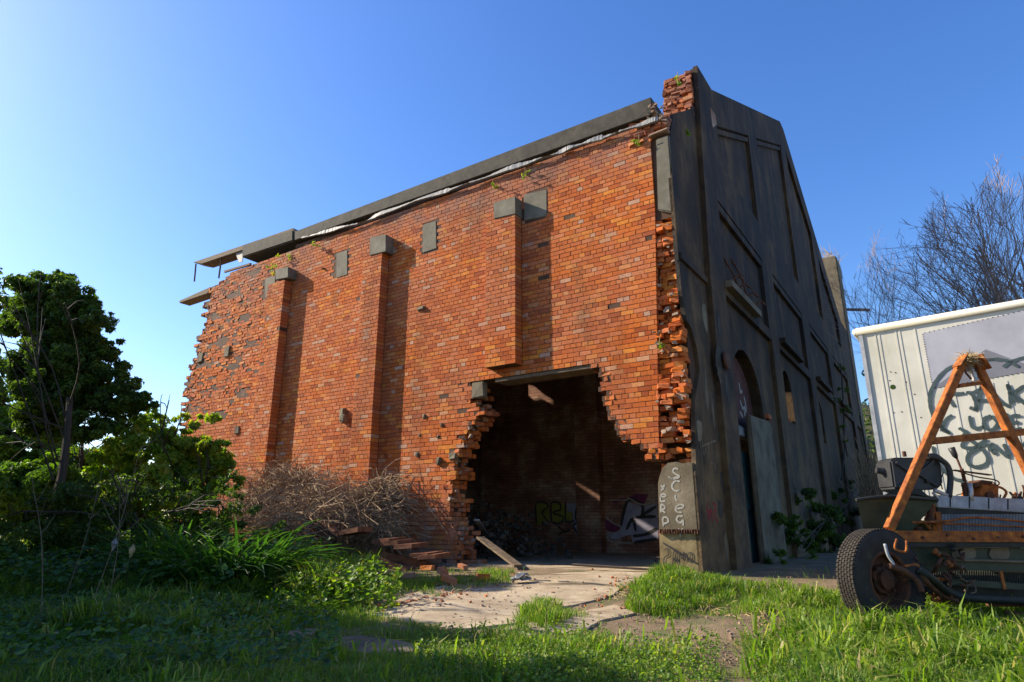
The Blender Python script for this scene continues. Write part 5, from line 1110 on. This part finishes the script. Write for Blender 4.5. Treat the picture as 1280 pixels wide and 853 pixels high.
def grass_field(name, label, n, box, hfun, dfun, wd, mat='grass', seed_=1, tone_=(.42, .2)):
    rg = np.random.default_rng(seed_); x = rg.uniform(box[0], box[1], n); y = box[2]+(box[3]-box[2])*rg.uniform(0, 1, n)**1.25
    z = gzv(x, y); px, py = proj_np(x, y, z); keep = (px > -60) & (px < 1340) & (py < 900) & (rg.uniform(size=n) < dfun(px, py, x, y))
    x, y, z, px, py = [a[keep] for a in (x, y, z, px, py)]; n = len(x); h = hfun(px, py, x, y)*rg.uniform(.45, 1.25, n)
    a = rg.uniform(0, 2*math.pi, n)+.6*vnoise(x, y, 2.1); ln = rg.uniform(.25, 1.35, n)*h; dx, dy = np.cos(a), np.sin(a); ww = wd*rg.uniform(.6, 1.4, n)*np.clip(h/.12, .6, 1.6)
    b2 = a+rg.uniform(-1, 1, n)+math.pi/2; sx_, sy_ = np.cos(b2)*ww/2, np.sin(b2)*ww/2
    P = [np.stack([x-sx_, y-sy_, z-.01], 1), np.stack([x+sx_, y+sy_, z-.01], 1), np.stack([x+dx*ln*.3-sx_*.8, y+dy*ln*.3-sy_*.8, z+h*.6], 1), np.stack([x+dx*ln*.3+sx_*.8, y+dy*ln*.3+sy_*.8, z+h*.6], 1), np.stack([x+dx*ln, y+dy*ln, z+h*(1.02-.42*ln/(h+1e-6))], 1)]
    V = np.stack(P, 1).reshape(-1, 3); i = np.arange(n)*5; Fc = np.stack([np.stack([i, i+1, i+3], 1), np.stack([i, i+3, i+2], 1), np.stack([i+2, i+3, i+4], 1)], 1).reshape(-1, 3)
    T = np.clip(rg.normal(tone_[0], tone_[1], n)+.18*vnoise(x, y, 1.7, 2), 0, .93); dry = rg.uniform(size=n) < .08; T[dry] = rg.uniform(.95, 1, dry.sum())
    print(name, n); return tag(np_mesh(name, V, Fc, M[mat], None, np.repeat(T, 3)), label, 'grass', None, 'stuff')
def lawn_d(px, py, x, y):
    d = np.where(y > 9.6, .10, 1.0)*np.ones_like(px)
    pat = vnoise(x, y, 2.3, 4)+.5*vnoise(x, y, 5.9, 1); thin = (px > 560) & (px < 1020) & (py > 770)
    d = np.where(thin & (pat < -.05), .10, d); d = np.where(thin & (pat >= -.05), .75, d)
    for Q in BARE: d = np.where(in_np(px+6*vnoise(x, y, 9), py+3*vnoise(x, y, 8, 2), Q), .008, d)
    for Q in SLABS: d = np.where(in_np(x, y, Q), .0, d)
    for Q, h in TUFT: d = np.where(in_np(px+16*vnoise(x, y, 6, 1)+7*vnoise(x, y, 17), py+8*vnoise(x, y, 7, 3), Q), 1.3+.5*vnoise(x, y, 8), d)
    d = np.where((px > 1100) & (py < 760), .5, d); return d
def lawn_h(px, py, x, y):
    h = np.full_like(px, .085)*np.clip(1+.55*vnoise(x, y, 2.4)+.45*vnoise(x, y, 6.1, 3), .3, 2)
    h = np.where(px > 930, .135*np.clip(1+.5*vnoise(x, y, 2.6)+.4*vnoise(x, y, 6.5, 2), .3, 2), h); lg = np.clip(1+.8*vnoise(x, y, 3.1, 5)+.4*vnoise(x, y, 7.3, 1), .25, 2); h = np.where((px < 430-(py-740)*1.2) & (py < 800), .22*lg, h); h = np.where((px < 400) & (py < 765), .30*lg, h)
    for Q, hh in TUFT: h = np.where(in_np(px, py, Q), hh*(1+.45*vnoise(x, y, 4.3, 3)), h)
    return np.maximum(h, .03)
grass_field('grass', 'green grass over the foreground and around the slab', 330000, (-7.5, 8.0, 3.4, 10.6), lawn_h, lawn_d, .0065)
def far_d(px, py, x, y): return np.where((px < 470) | (px > 1075), 1.0, 0)
grass_field('tall_grass', 'tall grass in the left bank and behind the truck', 30000, (-9, 12, 8.5, 14), lambda px, py, x, y: np.full_like(px, .34), far_d, .011, seed_=4)
def coarse_d(px, py, x, y):
    d = np.where((px > 930) & (py > 745), .55, 0.0); d = np.where((px > 1040) & (py > 760), .9, d); d = np.where((px < 640) & (py > 790), .30, d); d = np.where((px > 620) & (px < 860) & (py > 800), .35, d)
    d = np.where((px < 985) & (py < 805) & (py > 755), .05, d)
    d = d*(vnoise(x, y, 3.3, 7)+.5*vnoise(x, y, 8.1, 2) > -.1)
    for Q, h in TUFT[:2]: d = np.where(in_np(px, py, Q), .8, d)
    for Q in SLABS: d = np.where(in_np(x, y, Q), 0, d)
    return d
grass_field('coarse_grass', 'broad coarse grass blades and weeds in the sunlit lower right', 42000, (-4, 8.0, 3.6, 9.8), lambda px, py, x, y: np.where(px > 930, .22, .14)*np.clip(1+.6*vnoise(x, y, 3.9, 1), .4, 1.7), coarse_d, .013, seed_=9, tone_=(.55, .25))
# straw-coloured dead grass round the pillar tuft and the dirt edge
m = MB()
for k in range(500):
    x, y = random.choice([(random.gauss(880, 22), random.gauss(762, 5)), (random.gauss(975, 25), random.gauss(772, 8)), (random.gauss(790, 15), random.gauss(738, 6)), (random.gauss(560, 40), random.gauss(742, 5))]); p = gp(x, y); d = Vector((random.gauss(0, 1), random.gauss(0, 1), abs(random.gauss(0.3, .5)))).normalized(); L_ = random.uniform(.06, .2)
    m.tube([p, p+d*L_*.6, p+d*L_-Vector((0, 0, .02))], [.0035, .003, .001], 3, cap=False)
tag(m.build('dead_grass', M['straw'], None, recalc=False), 'dead straw-coloured grass round the tuft and dirt edge', 'dry grass', kind='stuff')
# ---- brush pile along the wall foot
def brush(label, lumps, n, seed_):
    rd = random.Random(seed_); m = MB(); core = MB()
    for k in range(n):
        s0, n0, z0, rs, rn, rz = lumps[rd.randrange(len(lumps))]
        v = Vector((rd.gauss(0, 1), rd.gauss(0, 1), rd.gauss(0, 1))).normalized()*rd.uniform(.35, 1.05)
        p = W(s0+v.x*rs, n0+v.y*rn, max(.02, z0+v.z*rz)); d = Vector((rd.gauss(0, 1), rd.gauss(0, 1), rd.gauss(.1, .6))).normalized(); L_ = rd.uniform(.25, 1.0)
        c1 = p+d*L_*.35+Vector((0, 0, rd.uniform(0, .12))); c2 = p+d*L_*.7+Vector((rd.uniform(-.1, .1), rd.uniform(-.1, .1), rd.uniform(-.1, .1))); c3 = p+d*L_+Vector((rd.uniform(-.15, .15), 0, -rd.uniform(0, .25))); r = rd.uniform(.003, .009)
        m.tube([p, c1, c2, c3], [r, r, r*.8, r*.4], 3, cap=False)
    o = m.build('brush_pile', M['dry_stem'], None, recalc=False); return tag(o, label, 'brush pile')
def lump(x, y, n0, rs, rn, rz): p = hit(x, y, W(0, n0, 0), N); return ((p-C0).dot(U), n0, p.z, rs, rn, rz)
tag(brush('large heap of dead brown vines piled against the brick wall', [lump(362, 615, .9, 1.0, .7, .50), lump(330, 640, 1.3, 1.1, .8, .5), lump(395, 640, 1.1, .9, .7, .5), lump(375, 655, 1.6, 1.2, .6, .4)], 4200, 1), group=None)
tag(brush('smaller tangle of dead vines in front of the second buttress', [lump(450, 642, .7, .6, .5, .42), lump(435, 655, 1.0, .7, .6, .4), lump(478, 625, .4, .2, .3, .4), lump(465, 668, .8, .45, .5, .30)], 2600, 2))
for i, (P, lab) in enumerate([([(497,690),(500,640),(514,605),(518,598)], 'thick dead vine rising up the wall right of the brush'), ([(380,640),(430,622),(470,600),(500,597),(512,612)], 'long pale dead vine arching over the brush'), ([(560,668),(540,640),(520,610)], 'thin dead vine clinging to the wall by the brush')]):
    m = MB(); m.tube(catmull([hit(x, y, W(0, .35-.1*i, 0), N) for x, y in P], 5), .014 if i < 2 else .008, 5); tag(m.build('dead_vine', M['dry_stem'], None), lab, 'vine', 'dead vines on the wall')
# ---- plants rooted in the masonry
for x, y, r, k, lab in [(356,324,10,1,'largest bright plant growing from the wall below the broken beam'), (342,338,8,2,'small plant hanging over the leftmost buttress head'), (618,233,5,3,'small plant over the third buttress head'), (658,219,6,4,'small plant under the flashing right of the third buttress'), (800,178,6,5,'small plant near the head of the brick wall by the corner'), (396,308,5,6,'small plant under the flashing above the flush pad'), (826,432,4,7,'mossy weed in the broken corner bricks'), (848,100,6,8,'weed growing in the bricks of the corner pier head'), (858,166,4,9,'tiny weed below the corner pier head')]:
    n0 = .08 if k < 8 else -.6
    c = hit(x, y, W(0, n0, 0), N); e = empty('wall_plant', c, lab, 'plant', 'plants rooted in the masonry')
    d = (c-CAM).length; foliage('leaves', [(tuple(c), r*d/800)], .07, 'leaf_mid', e, 700, 4, .8)
    m = MB(); m.tube([c, c+N*.05+Vector((0, 0, .05)), c+N*.1+Vector((.03, 0, .12))], .006, 4); m.build('stem', M['dry_stem'], e)
m = MB()
for k in range(46):
    p = Gp(25.9+random.uniform(-.7, .6), 14.05, random.uniform(-1.2, .1)); m.tube([p, p+Vector((random.gauss(0, .15), random.gauss(0, .1), .45)), p+Vector((random.gauss(0, .4), random.gauss(0, .3), random.uniform(.6, 1.1)))], [.018, .014, .006], 3)
tag(m.build('grass_tuft', M['straw'], None), 'pale grass tuft on top of the far pier', 'grass')
